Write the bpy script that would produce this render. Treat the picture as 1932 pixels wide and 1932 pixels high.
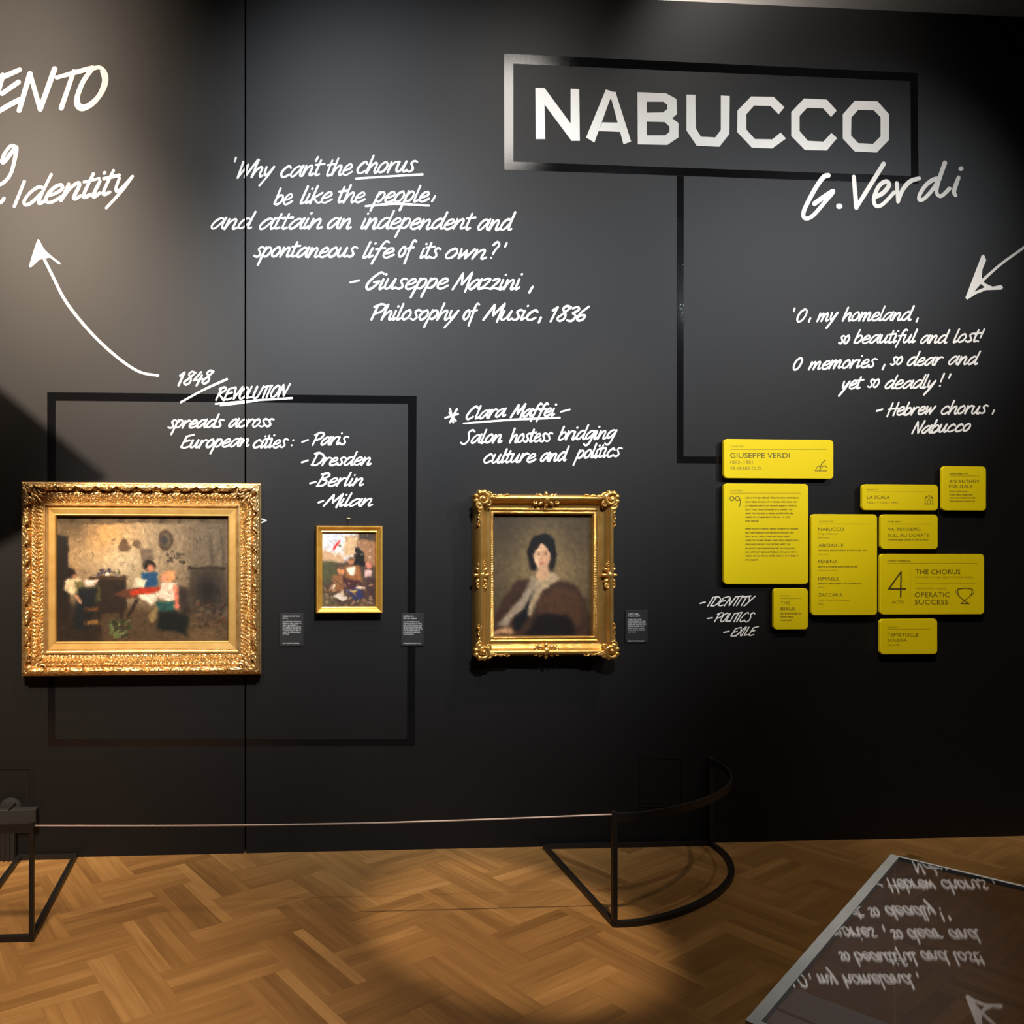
import bpy, bmesh, math, random
import numpy as np
from mathutils import Vector, Matrix, noise

S = bpy.context.scene
for o in list(bpy.data.objects):
    bpy.data.objects.remove(o, do_unlink=True)
R = math.radians
random.seed(7)

# ---------------------------------------------------------------- camera
F, CX, HY = 1320.0, 495.0, 1080.0          # focal length and principal point of the (cropped) photograph, px of 1932
EYE, DIST, YAW = 1.45, 3.611, R(3.187)     # eye height, distance to the display wall, turn to the right
cam = bpy.data.cameras.new('camera')
cam.sensor_width = 36.0
cam.lens = F * 36.0 / 1932.0
cam.shift_x = (966 - CX) / 1932.0
cam.shift_y = (HY - 966) / 1932.0
cam.clip_start = 0.05
cam_o = bpy.data.objects.new('camera', cam)
S.collection.objects.link(cam_o)
cam_o.location = (0, -DIST, EYE)
cam_o.rotation_euler = (R(90), 0, -YAW)
S.camera = cam_o
SN, CS = math.sin(YAW), math.cos(YAW)

# ---------------------------------------------------------------- world, exposure
w = bpy.data.worlds.new('gallery_ambient')
S.world = w
w.use_nodes = True
w.node_tree.nodes['Background'].inputs[0].default_value = (1.0, 0.86, 0.72, 1)
w.node_tree.nodes['Background'].inputs[1].default_value = 0.006
S.view_settings.view_transform = 'Standard'
S.view_settings.look = 'None'
S.view_settings.exposure = 0.0
S.view_settings.gamma = 1.0
S.view_settings.use_curve_mapping = False

# ---------------------------------------------------------------- track spotlights, plus two added fill lamps
def spot(name, loc, tgt, energy, angle, blend=0.6, col=(1, 0.9, 0.78), radius=0.03):
    l = bpy.data.lights.new(name, 'SPOT')
    l.energy = energy; l.spot_size = R(angle); l.spot_blend = blend
    l.color = col; l.shadow_soft_size = radius
    o = bpy.data.objects.new(name, l)
    S.collection.objects.link(o)
    o.location = loc
    d = Vector(tgt) - Vector(loc)
    o.rotation_euler = d.to_track_quat('-Z', 'Y').to_euler()
    return o
WARM, NEUT, COOL = (1, 0.80, 0.62), (1, 0.93, 0.86), (0.90, 0.95, 1.0)
LIGHTS = [
 ((-1.3, -2.4, 5.2), (-1.75, 0, 4.0), 860, 78, 1.0, WARM, 0.05),        # left pool, upper
 ((0.9, -2.7, 5.2), (0.85, 0, 3.1), 520, 58, 1.0, COOL, 0.05),          # middle pool, upper
 ((1.5, -2.5, 5.2), (3.65, 0, 2.1), 960, 40, 1.0, NEUT, 0.05),           # yellow cards
 ((1.95, -1.25, 4.68), (1.6, 0, 3.85), 62, 62, 1.0, NEUT, 0.34),          # near lamp by the title
 ((3.1, -1.5, 5.2), (1.70, 0, 1.45), 380, 20, 0.8, WARM, 0.025),        # portrait
 ((0.6, -1.7, 5.2), (-0.42, 0, 1.45), 430, 23, 0.9, WARM, 0.025),       # large painting
 ((1.5, -1.7, 5.2), (0.66, 0, 1.45), 380, 14, 0.9, WARM, 0.025),        # small painting
 ((-0.9, -3.2, 5.0), (-1.15, -1.5, 0), 1450, 46, 0.9, WARM, 0.3),      # floor, left
 ((1.0, -2.6, 5.0), (1.16, -.78, 0), 1000, 14.5, 0.55, WARM, 0.03),       # floor, middle
 ((7.0, -4.6, 5.2), (2.75, 0, 2.75), 900, 29, 1.0, COOL, 0.05),        # right pool, from the right
 ((4.2, -4.6, 5.2), (2.45, 0, 2.7), 480, 34, 1.0, COOL, 0.05),         # right pool, from the front
 ((0.9, -4.2, 5.2), (0.95, 0, 2.0), 2000, 42, 1.0, COOL, 0.05),         # middle pool, lower
 ((-1.3, -4.0, 5.2), (-1.5, 0, 2.2), 3100, 46, 1.0, WARM, 0.012),        # left pool, lower
 ((3.4, -2.0, 5.0), (2.8, -1.2, 0), 150, 66, 1.0, WARM, 0.05),           # floor, right
 ((2.6, 0.3, 4.2), (2.6, 0.4, 6), 312, 160, 1.0, NEUT, 0.05),           # added lamp hidden behind the wall, brightens the rear wall
 ((3.0, -0.9, 5.5), (3.1, 0, 3.7), 125, 80, 1.0, NEUT, 0.05),           # title
 ((2.4, -2.0, 5.0), (0.95, -2.75, 1.0), 420, 16, 0.8, NEUT, 0.04),      # added fill to brighten the display case edges
]
for q in LIGHTS: spot('track_or_added_spot', *q)

# ---------------------------------------------------------------- pixel -> place helpers (survey of the photograph)
def ray(px, py):
    u, v = (px - CX) / F, (HY - py) / F
    return CS * u + SN, CS - SN * u, v
def wp(px, py, p=0.0):
    "point on the plane p metres in front of the display wall"
    dx, dy, v = ray(px, py)
    t = (DIST - p) / dy
    return Vector((dx * t, -p, EYE + v * t))
def fp(px, py, z=0.0):
    "point on the horizontal plane at height z"
    dx, dy, v = ray(px, py)
    t = (z - EYE) / v
    return Vector((dx * t, -DIST + dy * t, z))

# ---------------------------------------------------------------- object helpers
def link(o, parent=None):
    S.collection.objects.link(o)
    if parent is not None:
        o.parent = parent
        o.matrix_parent_inverse = parent.matrix_basis.inverted()
    return o
def thing(name, loc, label, cat, group=None):
    o = bpy.data.objects.new(name, None)
    o.empty_display_size = 0.05
    o.location = loc
    S.collection.objects.link(o)
    return tag(o, label, cat, group)
def tag(o, label=None, cat=None, group=None, kind=None):
    if label: o['label'] = label
    if cat: o['category'] = cat
    if group: o['group'] = group
    if kind: o['kind'] = kind
    return o
def obj(name, bm, mat, parent=None, smooth=False, label=None):
    me = bpy.data.meshes.new(name)
    bm.to_mesh(me); bm.free()
    if mat: me.materials.append(mat)
    if smooth:
        me.polygons.foreach_set('use_smooth', [True] * len(me.polygons))
    o = bpy.data.objects.new(name, me)
    link(o, parent)
    if label: o['label'] = label
    return o
def box(bm, a, b):
    x0, y0, z0 = [min(i, j) for i, j in zip(a, b)]; x1, y1, z1 = [max(i, j) for i, j in zip(a, b)]
    v = [bm.verts.new(c) for c in ((x0,y0,z0),(x1,y0,z0),(x1,y1,z0),(x0,y1,z0),(x0,y0,z1),(x1,y0,z1),(x1,y1,z1),(x0,y1,z1))]
    for f in ((0,3,2,1),(4,5,6,7),(0,1,5,4),(1,2,6,5),(2,3,7,6),(3,0,4,7)):
        bm.faces.new([v[i] for i in f])
def bevel(bm, w, seg=2):
    bmesh.ops.bevel(bm, geom=list(bm.edges), offset=w, segments=seg, affect='EDGES', profile=0.5)
def tube(bm, pts, r0, r1=None, n=8, up=None):
    r1 = r0 if r1 is None else r1
    pts = [Vector(p) for p in pts]
    rings = []
    for i, p in enumerate(pts):
        t = (pts[min(i+1, len(pts)-1)] - pts[max(i-1, 0)]).normalized()
        a = Vector((0, 0, 1)) if abs(t.z) < 0.9 else Vector((1, 0, 0))
        if up: a = Vector(up)
        s = t.cross(a).normalized(); q = s.cross(t)
        k = i / (len(pts) - 1)
        r = r0 + (r1 - r0) * k
        rings.append([bm.verts.new(p + s * math.cos(2*math.pi*j/n) * r + q * math.sin(2*math.pi*j/n) * r) for j in range(n)])
    for a, b in zip(rings, rings[1:]):
        for j in range(n):
            bm.faces.new((a[j], a[(j+1) % n], b[(j+1) % n], b[j]))
    bm.faces.new(rings[0]); bm.faces.new(rings[-1][::-1])
def bar(bm, pts, wd, ht, closed=False):
    "rectangular bar swept along points; wd horizontal, ht vertical, points on its centre line"
    pts = [Vector(p) for p in pts]; n = len(pts)
    rings = []
    for i, p in enumerate(pts):
        if closed: t0, t1 = (p - pts[i-1]).normalized(), (pts[(i+1) % n] - p).normalized()
        else:
            t0 = (p - pts[i-1]).normalized() if i else (pts[1] - p).normalized()
            t1 = (pts[i+1] - p).normalized() if i < n-1 else t0
        t = (t0 + t1).normalized()
        s = Vector((t.y, -t.x, 0))
        if s.length < 1e-4: s = Vector((1, 0, 0))
        s.normalize()
        m = 1.0 / max(0.35, math.sqrt(max(0.0, (1 + t0.dot(t1)) / 2)))
        q = s.cross(t) if abs(t.z) > 0.5 else Vector((0, 0, 1))
        a, b = s * wd / 2 * m, q * ht / 2
        rings.append([bm.verts.new(p + k) for k in (-a-b, a-b, a+b, -a+b)])
    pr = list(zip(rings, rings[1:]))
    if closed: pr.append((rings[-1], rings[0]))
    for a, b in pr:
        for j in range(4):
            bm.faces.new((a[j], a[(j+1) % 4], b[(j+1) % 4], b[j]))
    if not closed:
        bm.faces.new(rings[0]); bm.faces.new(rings[-1][::-1])
    bmesh.ops.recalc_face_normals(bm, faces=bm.faces)
def ball(bm, c, r, rot=None, u=10, v=7):
    m = Matrix.Translation(Vector(c)) @ (rot or Matrix.Identity(4)) @ Matrix.Diagonal((r[0], r[1], r[2], 1))
    bmesh.ops.create_uvsphere(bm, u_segments=u, v_segments=v, radius=1.0, matrix=m)

# ---------------------------------------------------------------- materials
def mat(name, base=(0.5,)*3, rough=0.5, metal=0.0, spec=0.5, bump=None, var=None, coat=0.0):
    m = bpy.data.materials.new(name); m.use_nodes = True
    nt = m.node_tree; b = nt.nodes['Principled BSDF']
    b.inputs['Base Color'].default_value = (*base, 1)
    b.inputs['Roughness'].default_value = rough
    b.inputs['Metallic'].default_value = metal
    b.inputs['Specular IOR Level'].default_value = spec
    b.inputs['Coat Weight'].default_value = coat
    tc = nt.nodes.new('ShaderNodeTexCoord')
    if bump:
        n = nt.nodes.new('ShaderNodeTexNoise'); n.inputs['Scale'].default_value = bump[0]; n.inputs['Detail'].default_value = 4
        nt.links.new(tc.outputs['Object'], n.inputs['Vector'])
        bp = nt.nodes.new('ShaderNodeBump'); bp.inputs['Strength'].default_value = bump[1]; bp.inputs['Distance'].default_value = bump[2]
        nt.links.new(n.outputs['Fac'], bp.inputs['Height']); nt.links.new(bp.outputs['Normal'], b.inputs['Normal'])
    if var:
        n = nt.nodes.new('ShaderNodeTexNoise'); n.inputs['Scale'].default_value = var[0]; n.inputs['Detail'].default_value = 5
        nt.links.new(tc.outputs['Object'], n.inputs['Vector'])
        r = nt.nodes.new('ShaderNodeValToRGB')
        r.color_ramp.elements[0].position = 0.3; r.color_ramp.elements[1].position = 0.7
        r.color_ramp.elements[0].color = (*var[1], 1); r.color_ramp.elements[1].color = (*base, 1)
        nt.links.new(n.outputs['Fac'], r.inputs['Fac']); nt.links.new(r.outputs['Color'], b.inputs['Base Color'])
    return m
M = {}
M['wall'] = mat('dark_painted_wall', (0.0050, 0.0045, 0.0045), 0.54, 0, 0.26, bump=(180, 0.05, 0.002), var=(2.5, (0.0045, 0.0041, 0.0041)))
M['rear'] = mat('grey_plaster', (0.32, 0.30, 0.28), 0.8, bump=(60, 0.1, 0.003))
M['gap'] = mat('dark_gap', (0.004, 0.004, 0.004), 0.9)
M['gloss'] = mat('black_gloss_vinyl', (0.004, 0.004, 0.0045), 0.075, 0, 0.6, bump=(300, 0.16, 0.002))
M['white'] = mat('white_vinyl', (0.82, 0.80, 0.76), 0.6, 0, 0.3)
M['yellow'] = mat('yellow_card', (0.68, 0.525, 0.002), 0.5, 0, 0.2, bump=(400, 0.02, 0.001))
M['ink'] = mat('dark_card_ink', (0.075, 0.050, 0.006), 0.6)
M['inkl'] = mat('small_card_ink', (0.20, 0.140, 0.006), 0.6)
M['steel'] = mat('blackened_steel', (0.014, 0.012, 0.011), 0.42, 0.3, 0.5, bump=(90, 0.1, 0.001))
M['cord'] = mat('elastic_cord', (0.42, 0.34, 0.30), 0.6, bump=(900, 0.3, 0.001))
M['label'] = mat('black_label_board', (0.004, 0.004, 0.004), 0.6)
M['labeltxt'] = mat('grey_label_print', (0.34, 0.33, 0.33), 0.6)
M['gold'] = mat('gilded_gesso', (0.74, 0.50, 0.22), 0.34, 0.85, 0.5, bump=(220, 0.3, 0.003), var=(22, (0.52, 0.31, 0.10)))
M['goldslip'] = mat('matt_gilded_slip', (0.58, 0.36, 0.11), 0.5, 0.6, 0.5, bump=(120, 0.1, 0.001), var=(15, (0.48, 0.28, 0.07)))
M['goldb'] = mat('burnished_gold', (0.66, 0.39, 0.115), 0.27, 0.82, 0.5, bump=(45, 0.12, 0.003), var=(12, (0.56, 0.29, 0.06)))
M['goldp'] = mat('plain_gilt_wood', (0.80, 0.45, 0.09), 0.36, 0.7, 0.5, bump=(100, 0.1, 0.001), var=(18, (0.62, 0.31, 0.04)))
M['box'] = mat('black_plastic', (0.008, 0.008, 0.008), 0.5)
M['boxl'] = mat('charcoal_plastic', (0.011, 0.011, 0.010), 0.6)
M['deck'] = mat('grey_display_deck', (0.12, 0.11, 0.11), 0.7)
M['brass'] = mat('brass_hook', (0.35, 0.22, 0.10), 0.4, 0.8)
M['edge'] = mat('polished_acrylic_edge', (0.50, 0.51, 0.50), 0.25, 0, 0.6, var=(9, (0.30, 0.32, 0.33)))
def glass():
    m = bpy.data.materials.new('clear_acrylic'); m.use_nodes = True
    nt = m.node_tree; nt.nodes.remove(nt.nodes['Principled BSDF'])
    out = nt.nodes['Material Output']
    lw = nt.nodes.new('ShaderNodeLayerWeight')
    pw = nt.nodes.new('ShaderNodeMath'); pw.operation = 'POWER'; pw.inputs[1].default_value = 5
    nt.links.new(lw.outputs['Facing'], pw.inputs[0]); lw.inputs['Blend'].default_value = 0.5
    ma = nt.nodes.new('ShaderNodeMath'); ma.operation = 'MULTIPLY_ADD'; ma.inputs[1].default_value = 0.96; ma.inputs[2].default_value = 0.04
    nt.links.new(pw.outputs[0], ma.inputs[0])
    tr = nt.nodes.new('ShaderNodeBsdfTransparent'); tr.inputs[0].default_value = (0.93, 0.92, 0.93, 1)
    gl = nt.nodes.new('ShaderNodeBsdfGlossy'); gl.inputs['Roughness'].default_value = 0.003; gl.inputs['Color'].default_value = (1, 1, 1, 1)
    mx = nt.nodes.new('ShaderNodeMixShader')
    nt.links.new(ma.outputs[0], mx.inputs[0]); nt.links.new(tr.outputs[0], mx.inputs[1]); nt.links.new(gl.outputs[0], mx.inputs[2])
    nt.links.new(mx.outputs[0], out.inputs['Surface'])
    return m
M['glass'] = glass()
def attr_mat(name, rough, spec=0.4, bump=None):
    m = mat(name, (0.5,)*3, rough, 0, spec, bump=bump)
    a = m.node_tree.nodes.new('ShaderNodeAttribute'); a.attribute_name = 'paint'
    m.node_tree.links.new(a.outputs['Color'], m.node_tree.nodes['Principled BSDF'].inputs['Base Color'])
    return m
M['paint'] = attr_mat('oil_paint', 0.45, 0.35, bump=(350, 0.12, 0.0008))
def floor_mat():
    m = bpy.data.materials.new('oak_parquet'); m.use_nodes = True
    nt = m.node_tree; b = nt.nodes['Principled BSDF']; L = nt.links.new
    uv = nt.nodes.new('ShaderNodeUVMap')
    mp = nt.nodes.new('ShaderNodeMapping'); mp.inputs['Scale'].default_value = (3.0, 60, 1)
    L(uv.outputs[0], mp.inputs['Vector'])
    n1 = nt.nodes.new('ShaderNodeTexNoise'); n1.inputs['Scale'].default_value = 1.0; n1.inputs['Detail'].default_value = 6; n1.inputs['Distortion'].default_value = 0.6
    L(mp.outputs[0], n1.inputs['Vector'])
    mp2 = nt.nodes.new('ShaderNodeMapping'); mp2.inputs['Scale'].default_value = (2.2, 16, 1); L(uv.outputs[0], mp2.inputs['Vector'])
    n2 = nt.nodes.new('ShaderNodeTexNoise'); n2.inputs['Scale'].default_value = 1.3; n2.inputs['Detail'].default_value = 3; L(mp2.outputs[0], n2.inputs['Vector'])
    at = nt.nodes.new('ShaderNodeAttribute'); at.attribute_name = 'tone'
    r = nt.nodes.new('ShaderNodeValToRGB'); e = r.color_ramp.elements
    e[0].position = 0.0; e[0].color = (0.110, 0.050, 0.013, 1); e[1].position = 1.0; e[1].color = (0.50, 0.290, 0.105, 1)
    q = r.color_ramp.elements.new(0.5); q.color = (0.280, 0.145, 0.045, 1)
    a1 = nt.nodes.new('ShaderNodeMath'); a1.operation = 'MULTIPLY_ADD'; a1.inputs[1].default_value = 0.42; L(n1.outputs['Fac'], a1.inputs[0])
    a2 = nt.nodes.new('ShaderNodeMath'); a2.operation = 'MULTIPLY_ADD'; a2.inputs[1].default_value = 0.42; L(n2.outputs['Fac'], a2.inputs[0])
    L(at.outputs['Fac'], a2.inputs[2]); L(a2.outputs[0], a1.inputs[2])
    sb = nt.nodes.new('ShaderNodeMath'); sb.operation = 'SUBTRACT'; sb.inputs[1].default_value = 0.42; L(a1.outputs[0], sb.inputs[0])
    L(sb.outputs[0], r.inputs['Fac']); L(r.outputs['Color'], b.inputs['Base Color'])
    b.inputs['Roughness'].default_value = 0.38; b.inputs['Specular IOR Level'].default_value = 0.4
    bp = nt.nodes.new('ShaderNodeBump'); bp.inputs['Strength'].default_value = 0.08; bp.inputs['Distance'].default_value = 0.001
    L(n1.outputs['Fac'], bp.inputs['Height']); L(bp.outputs['Normal'], b.inputs['Normal'])
    return m
M['floor'] = floor_mat()

# ---------------------------------------------------------------- the setting
SEAM = wp(463, 900).x
TOP = 4.506
def wall():
    bm = bmesh.new()
    g = 0.0042
    box(bm, (-6.0, 0, 0), (SEAM - g, 0.06, TOP)); box(bm, (SEAM + g, 0, 0), (7.5, 0.06, TOP))
    o = obj('wall_back', bm, M['wall']); tag(o, kind='structure')
    bm = bmesh.new(); box(bm, (SEAM - 0.1, 0.06, 0), (SEAM + 0.1, 0.075, TOP))
    tag(obj('trim_1', bm, M['gap']), kind='structure')
    bm = bmesh.new(); box(bm, (-6.0, 0.55, 0), (7.5, 0.65, 7.0))
    tag(obj('wall_rear', bm, M['rear']), kind='structure')
wall()
def floor():
    me = bpy.data.meshes.new('floor')
    L, W, n = 0.416, 0.208, 4
    ca, sa = math.cos(R(27)), math.sin(R(27))
    vs, fs, uvs, tones = [], [], [], []
    rnd = random.Random(11)
    known = {(0,0):(.47,.40,.25,.72), (-1,0):(.48,.40,.27,.70), (1,-1):(.45,.26,.30,.66), (2,-1):(.66,.24,.34,.40), (0,-1):(.62,.36,.52,.40), (-1,-1):(.60,.62,.45,.5), (0,1):(.38,.33,.42,.36), (1,0):(.36,.48,.40,.42)}
    def strip(x0, y0, x1, y1, along_x, tone=None):
        cx, cy = (x0+x1)/2, (y0+y1)/2
        wx, wy = cx*ca - cy*sa, cx*sa + cy*ca
        wy -= 1.247; wx -= 0.138
        if not (-5.0 < wx < 7.0 and -5.8 < wy < 0.75): return
        g = 0.0002
        q = [(x0+g, y0+g), (x1-g, y0+g), (x1-g, y1-g), (x0+g, y1-g)]
        i = len(vs)
        for (x, y) in q:
            vs.append((x*ca - y*sa - 0.138, x*sa + y*ca - 1.247, 0.0))
        fs.append((i, i+1, i+2, i+3))
        ou, ov = rnd.random()*50, rnd.random()*50
        uvs.extend([((x if along_x else y) + ou, (y if along_x else x) + ov) for x, y in q])
        tones.append(tone if tone is not None else min(1.0, max(0.0, rnd.gauss(0.45, 0.085))))
    for i in range(-60, 61):
        for j in range(-20, 21):
            ox, oy = i*W + j*L, i*W - j*L
            if abs(ox) + abs(oy) > 16: continue
            for k in range(n):
                h = W/n
                strip(ox, oy + k*h, ox + L, oy + (k+1)*h, True)
                strip(ox + L + k*h, oy + W - L, ox + L + (k+1)*h, oy + W, False, known[i, j][k] if (i, j) in known else None)
    me.from_pydata(vs, [], fs)
    ul = me.uv_layers.new(name='UVMap')
    ul.data.foreach_set('uv', [c for p in uvs for c in p])
    at = me.attributes.new('tone', 'FLOAT', 'FACE'); at.data.foreach_set('value', tones)
    me.materials.append(M['floor'])
    o = bpy.data.objects.new('floor', me); S.collection.objects.link(o)
    tag(o, kind='structure')
    bm = bmesh.new(); box(bm, (-6, -6, -0.06), (7.5, 0.7, -0.002))
    tag(obj('floor_base', bm, M['gap'], o), kind='structure')
floor()
def lamp_flag():
    "added out-of-view black flag below the left lamp; it cuts the beam at the lower left of the wall"
    Lp = Vector((-1.3, -4.0, 5.2))
    ps = [(-300, 487.5), (205, 904), (40, 1010), (-500, 1300)]
    bm = bmesh.new()
    q = [Lp + (wp(x, y) - Lp) * 0.3 for x, y in ps]
    nrm = (q[1] - q[0]).cross(q[3] - q[0]).normalized() * 0.003
    f = [bm.verts.new(c) for c in q]; g = [bm.verts.new(c + nrm) for c in q]
    bm.faces.new(f); bm.faces.new(g[::-1])
    for k in range(4): bm.faces.new((f[k], f[(k+1) % 4], g[(k+1) % 4], g[k]))
    bmesh.ops.recalc_face_normals(bm, faces=bm.faces)
    tag(obj('added_beam_flag', bm, M['gap']), kind='structure')  # unseen plate, added and shaped to cast the slanted shadow edge
lamp_flag()

# ---------------------------------------------------------------- handwriting: single-stroke letters, x-height = 1
G = {
'a': (.98, [[(.74,.88),(.48,.97),(.2,.72),(.04,.3),(.14,.02),(.36,.1),(.64,.55),(.84,1.02),(.84,1.02),(.76,.4),(.84,.02),(1.05,.18)]]),
'b': (.75, [[(.18,1.6),(.08,.7),(.03,.05),(.03,.05),(.3,.0),(.6,.3),(.62,.75),(.4,.92),(.1,.62)]]),
'c': (.8, [[(.68,.8),(.5,1.0),(.2,.75),(.05,.35),(.2,.02),(.45,.03),(.7,.2)]]),
'd': (.95, [[(.75,.85),(.5,1.0),(.2,.75),(.05,.3),(.18,.02),(.45,.15),(.74,.65)],[(.86,1.65),(.76,.7),(.74,.1),(.85,.0),(.97,.1)]]),
'e': (.78, [[(.08,.42),(.4,.5),(.65,.72),(.55,.97),(.3,.9),(.08,.5),(.12,.1),(.4,.0),(.8,.3)]]),
'f': (.62, [[(.72,1.55),(.52,1.65),(.34,1.3),(.22,.4),(.08,-.6)],[(.0,.85),(.62,.97)]]),
'g': (.9, [[(.78,.9),(.5,1.0),(.2,.75),(.05,.35),(.18,.08),(.42,.2),(.72,.65),(.82,.97),(.82,.97),(.7,.2),(.55,-.5),(.3,-.75),(.05,-.55)]]),
'h': (.85, [[(.16,1.65),(.08,.8),(.02,.0),(.02,.0),(.2,.6),(.5,.95),(.65,.8),(.6,.3),(.68,.0),(.85,.12)]]),
'i': (.38, [[(.12,.95),(.05,.2),(.12,.0),(.32,.2)],[(.18,1.42),(.2,1.46)]]),
'k': (.76, [[(.14,1.65),(.02,.0)],[(.68,.98),(.15,.5),(.15,.5),(.55,.05),(.8,.1)]]),
'l': (.38, [[(.16,1.65),(.06,.3),(.1,.0),(.32,.15)]]),
'm': (1.22, [[(.1,.95),(.02,.0),(.02,.0),(.2,.65),(.42,.95),(.5,.75),(.45,.0),(.45,.0),(.62,.65),(.85,.95),(.95,.75),(.9,.15),(1.0,.0),(1.15,.15)]]),
'n': (.88, [[(.1,.95),(.02,.0),(.02,.0),(.22,.65),(.5,.95),(.62,.75),(.56,.15),(.66,.0),(.86,.15)]]),
'o': (.8, [[(.5,.98),(.2,.8),(.05,.35),(.2,.02),(.5,.15),(.66,.6),(.5,.98),(.3,.9)]]),
'p': (.76, [[(.16,.98),(.05,.2),(-.08,-.8)],[(.06,.55),(.35,.95),(.6,.85),(.6,.4),(.35,.05),(.08,.15)]]),
'r': (.64, [[(.1,.95),(.04,.0),(.04,.0),(.15,.55),(.4,.95),(.64,.9)]]),
's': (.62, [[(.62,.9),(.38,1.0),(.2,.78),(.35,.5),(.45,.22),(.25,.0),(.0,.1)]]),
't': (.5, [[(.2,1.45),(.1,.3),(.18,.0),(.4,.12)],[(-.1,1.0),(.55,1.1)]]),
'u': (.86, [[(.08,.95),(.02,.3),(.15,.02),(.4,.2),(.62,.95),(.62,.95),(.55,.2),(.65,.0),(.84,.15)]]),
'w': (.95, [[(.05,.95),(.1,.05),(.1,.05),(.42,.8),(.42,.8),(.5,.05),(.5,.05),(.88,.95)]]),
'y': (.78, [[(.1,.95),(.12,.3),(.3,.15),(.68,.95),(.68,.95),(.42,.1),(.0,-.85)]]),
'z': (.72, [[(.05,.85),(.3,1.0),(.55,.88),(.05,.05),(.05,.05),(.3,.12),(.7,.05)]]),
'W': (1.12, [[(.1,1.45),(.06,.0),(.06,.0),(.55,1.2),(.55,1.2),(.6,.05),(.6,.05),(1.2,1.6)]]),
'G': (1.0, [[(1.0,1.5),(.75,1.65),(.3,1.1),(.05,.4),(.25,.0),(.6,.25),(.88,.78),(.88,.78),(.5,.7)]]),
'M': (1.22, [[(.0,.0),(.42,1.5),(.42,1.5),(.6,.45),(.6,.45),(1.12,1.6),(1.12,1.6),(1.05,-.2)]]),
'P': (.8, [[(.15,1.4),(.0,.0)],[(-.1,1.3),(.4,1.6),(.8,1.4),(.6,.85),(.12,.6)]]),
'S': (.82, [[(.85,1.4),(.6,1.6),(.3,1.3),(.45,.85),(.5,.35),(.2,-.05),(-.15,.15)]]),
'D': (1.0, [[(.2,1.4),(.05,.05)],[(-.05,1.45),(.4,1.55),(.9,1.1),(.8,.4),(.4,.0),(.0,.05)]]),
'B': (.85, [[(.2,1.5),(.03,.0)],[(.0,1.45),(.5,1.6),(.7,1.25),(.2,.85),(.2,.85),(.65,.65),(.55,.15),(.0,.0)]]),
'E': (.85, [[(.85,1.55),(.2,1.35),(.2,1.35),(.0,.1),(.0,.1),(.35,.0),(.75,.15)],[(.1,.72),(.62,.88)]]),
'N': (.95, [[(.0,.0),(.2,1.5),(.2,1.5),(.6,.05),(.6,.05),(.88,1.6)]]),
'H': (.88, [[(.15,1.5),(.0,-.1)],[(.75,1.55),(.6,.0)],[(-.1,.75),(.85,.85)]]),
'C': (.98, [[(.88,1.35),(.7,1.6),(.3,1.2),(.05,.4),(.22,.0),(.5,.08),(.72,.28)]]),
'O': (.88, [[(.5,1.55),(.15,1.2),(.02,.5),(.2,.02),(.55,.2),(.75,.85),(.7,1.4),(.42,1.55)]]),
'R': (.85, [[(.18,1.5),(.0,.0)],[(.0,1.4),(.5,1.6),(.72,1.25),(.15,.75),(.15,.75),(.5,.3),(.85,-.1)]]),
'V': (.72, [[(.05,1.5),(.2,.0),(.2,.0),(.75,1.6)]]),
'L': (.66, [[(.15,1.5),(.0,.05),(.0,.05),(.7,.18)]]),
'U': (.85, [[(.1,1.5),(.0,.4),(.15,.0),(.5,.2),(.78,1.5)]]),
'T': (.66, [[(.35,1.5),(.25,.0)],[(-.1,1.45),(.85,1.6)]]),
'I': (.36, [[(.12,1.5),(.0,.0)]]),
'X': (.75, [[(.1,1.5),(.6,.0)],[(.75,1.5),(-.1,.0)]]),
'Y': (.75, [[(.05,1.5),(.3,.8)],[(.78,1.6),(.0,-.1)]]),
'1': (.52, [[(-.05,1.15),(.25,1.5),(.25,1.5),(.1,.0)]]),
'8': (.8, [[(.75,1.35),(.4,1.5),(.2,1.2),(.5,.75),(.55,.25),(.25,.0),(.02,.3),(.35,.75),(.75,1.35)]]),
'4': (.85, [[(.45,1.45),(.02,.5),(.02,.5),(.8,.62)],[(.62,1.05),(.45,-.15)]]),
'3': (.7, [[(.1,1.35),(.45,1.5),(.6,1.2),(.25,.82),(.25,.82),(.55,.5),(.35,.02),(.0,.1)]]),
'6': (.7, [[(.6,1.5),(.2,.9),(.02,.3),(.2,.0),(.5,.15),(.55,.55),(.25,.55),(.05,.3)]]),
"'": (.3, [[(.16,1.6),(.04,1.25)]]),
'?': (.7, [[(.0,1.3),(.35,1.6),(.62,1.3),(.3,.75),(.2,.4)],[(.12,.02),(.13,.05)]]),
'!': (.4, [[(.2,1.6),(.1,.5)],[(.03,.02),(.04,.05)]]),
}
def smooth(pts, n=6):
    "Catmull-Rom through the points; a doubled point is a corner"
    segs, cur = [], [pts[0]]
    for p in pts[1:]:
        if p == cur[-1]:
            segs.append(cur); cur = [p]
        else: cur.append(p)
    segs.append(cur)
    out = []
    for s in segs:
        if len(s) < 3:
            out += s; continue
        for i in range(len(s) - 1):
            p0, p1, p2, p3 = s[max(i-1, 0)], s[i], s[i+1], s[min(i+2, len(s)-1)]
            for k in range(n):
                t = k / n
                out.append(tuple(0.5*((2*b) + (-a + c)*t + (2*a - 5*b + 4*c - d)*t*t + (-a + 3*b - 3*c + d)*t**3) for a, b, c, d in zip(p0, p1, p2, p3)))
        out.append(s[-1])
    return out
RND = random.Random(3)
LAYER = 0
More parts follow.
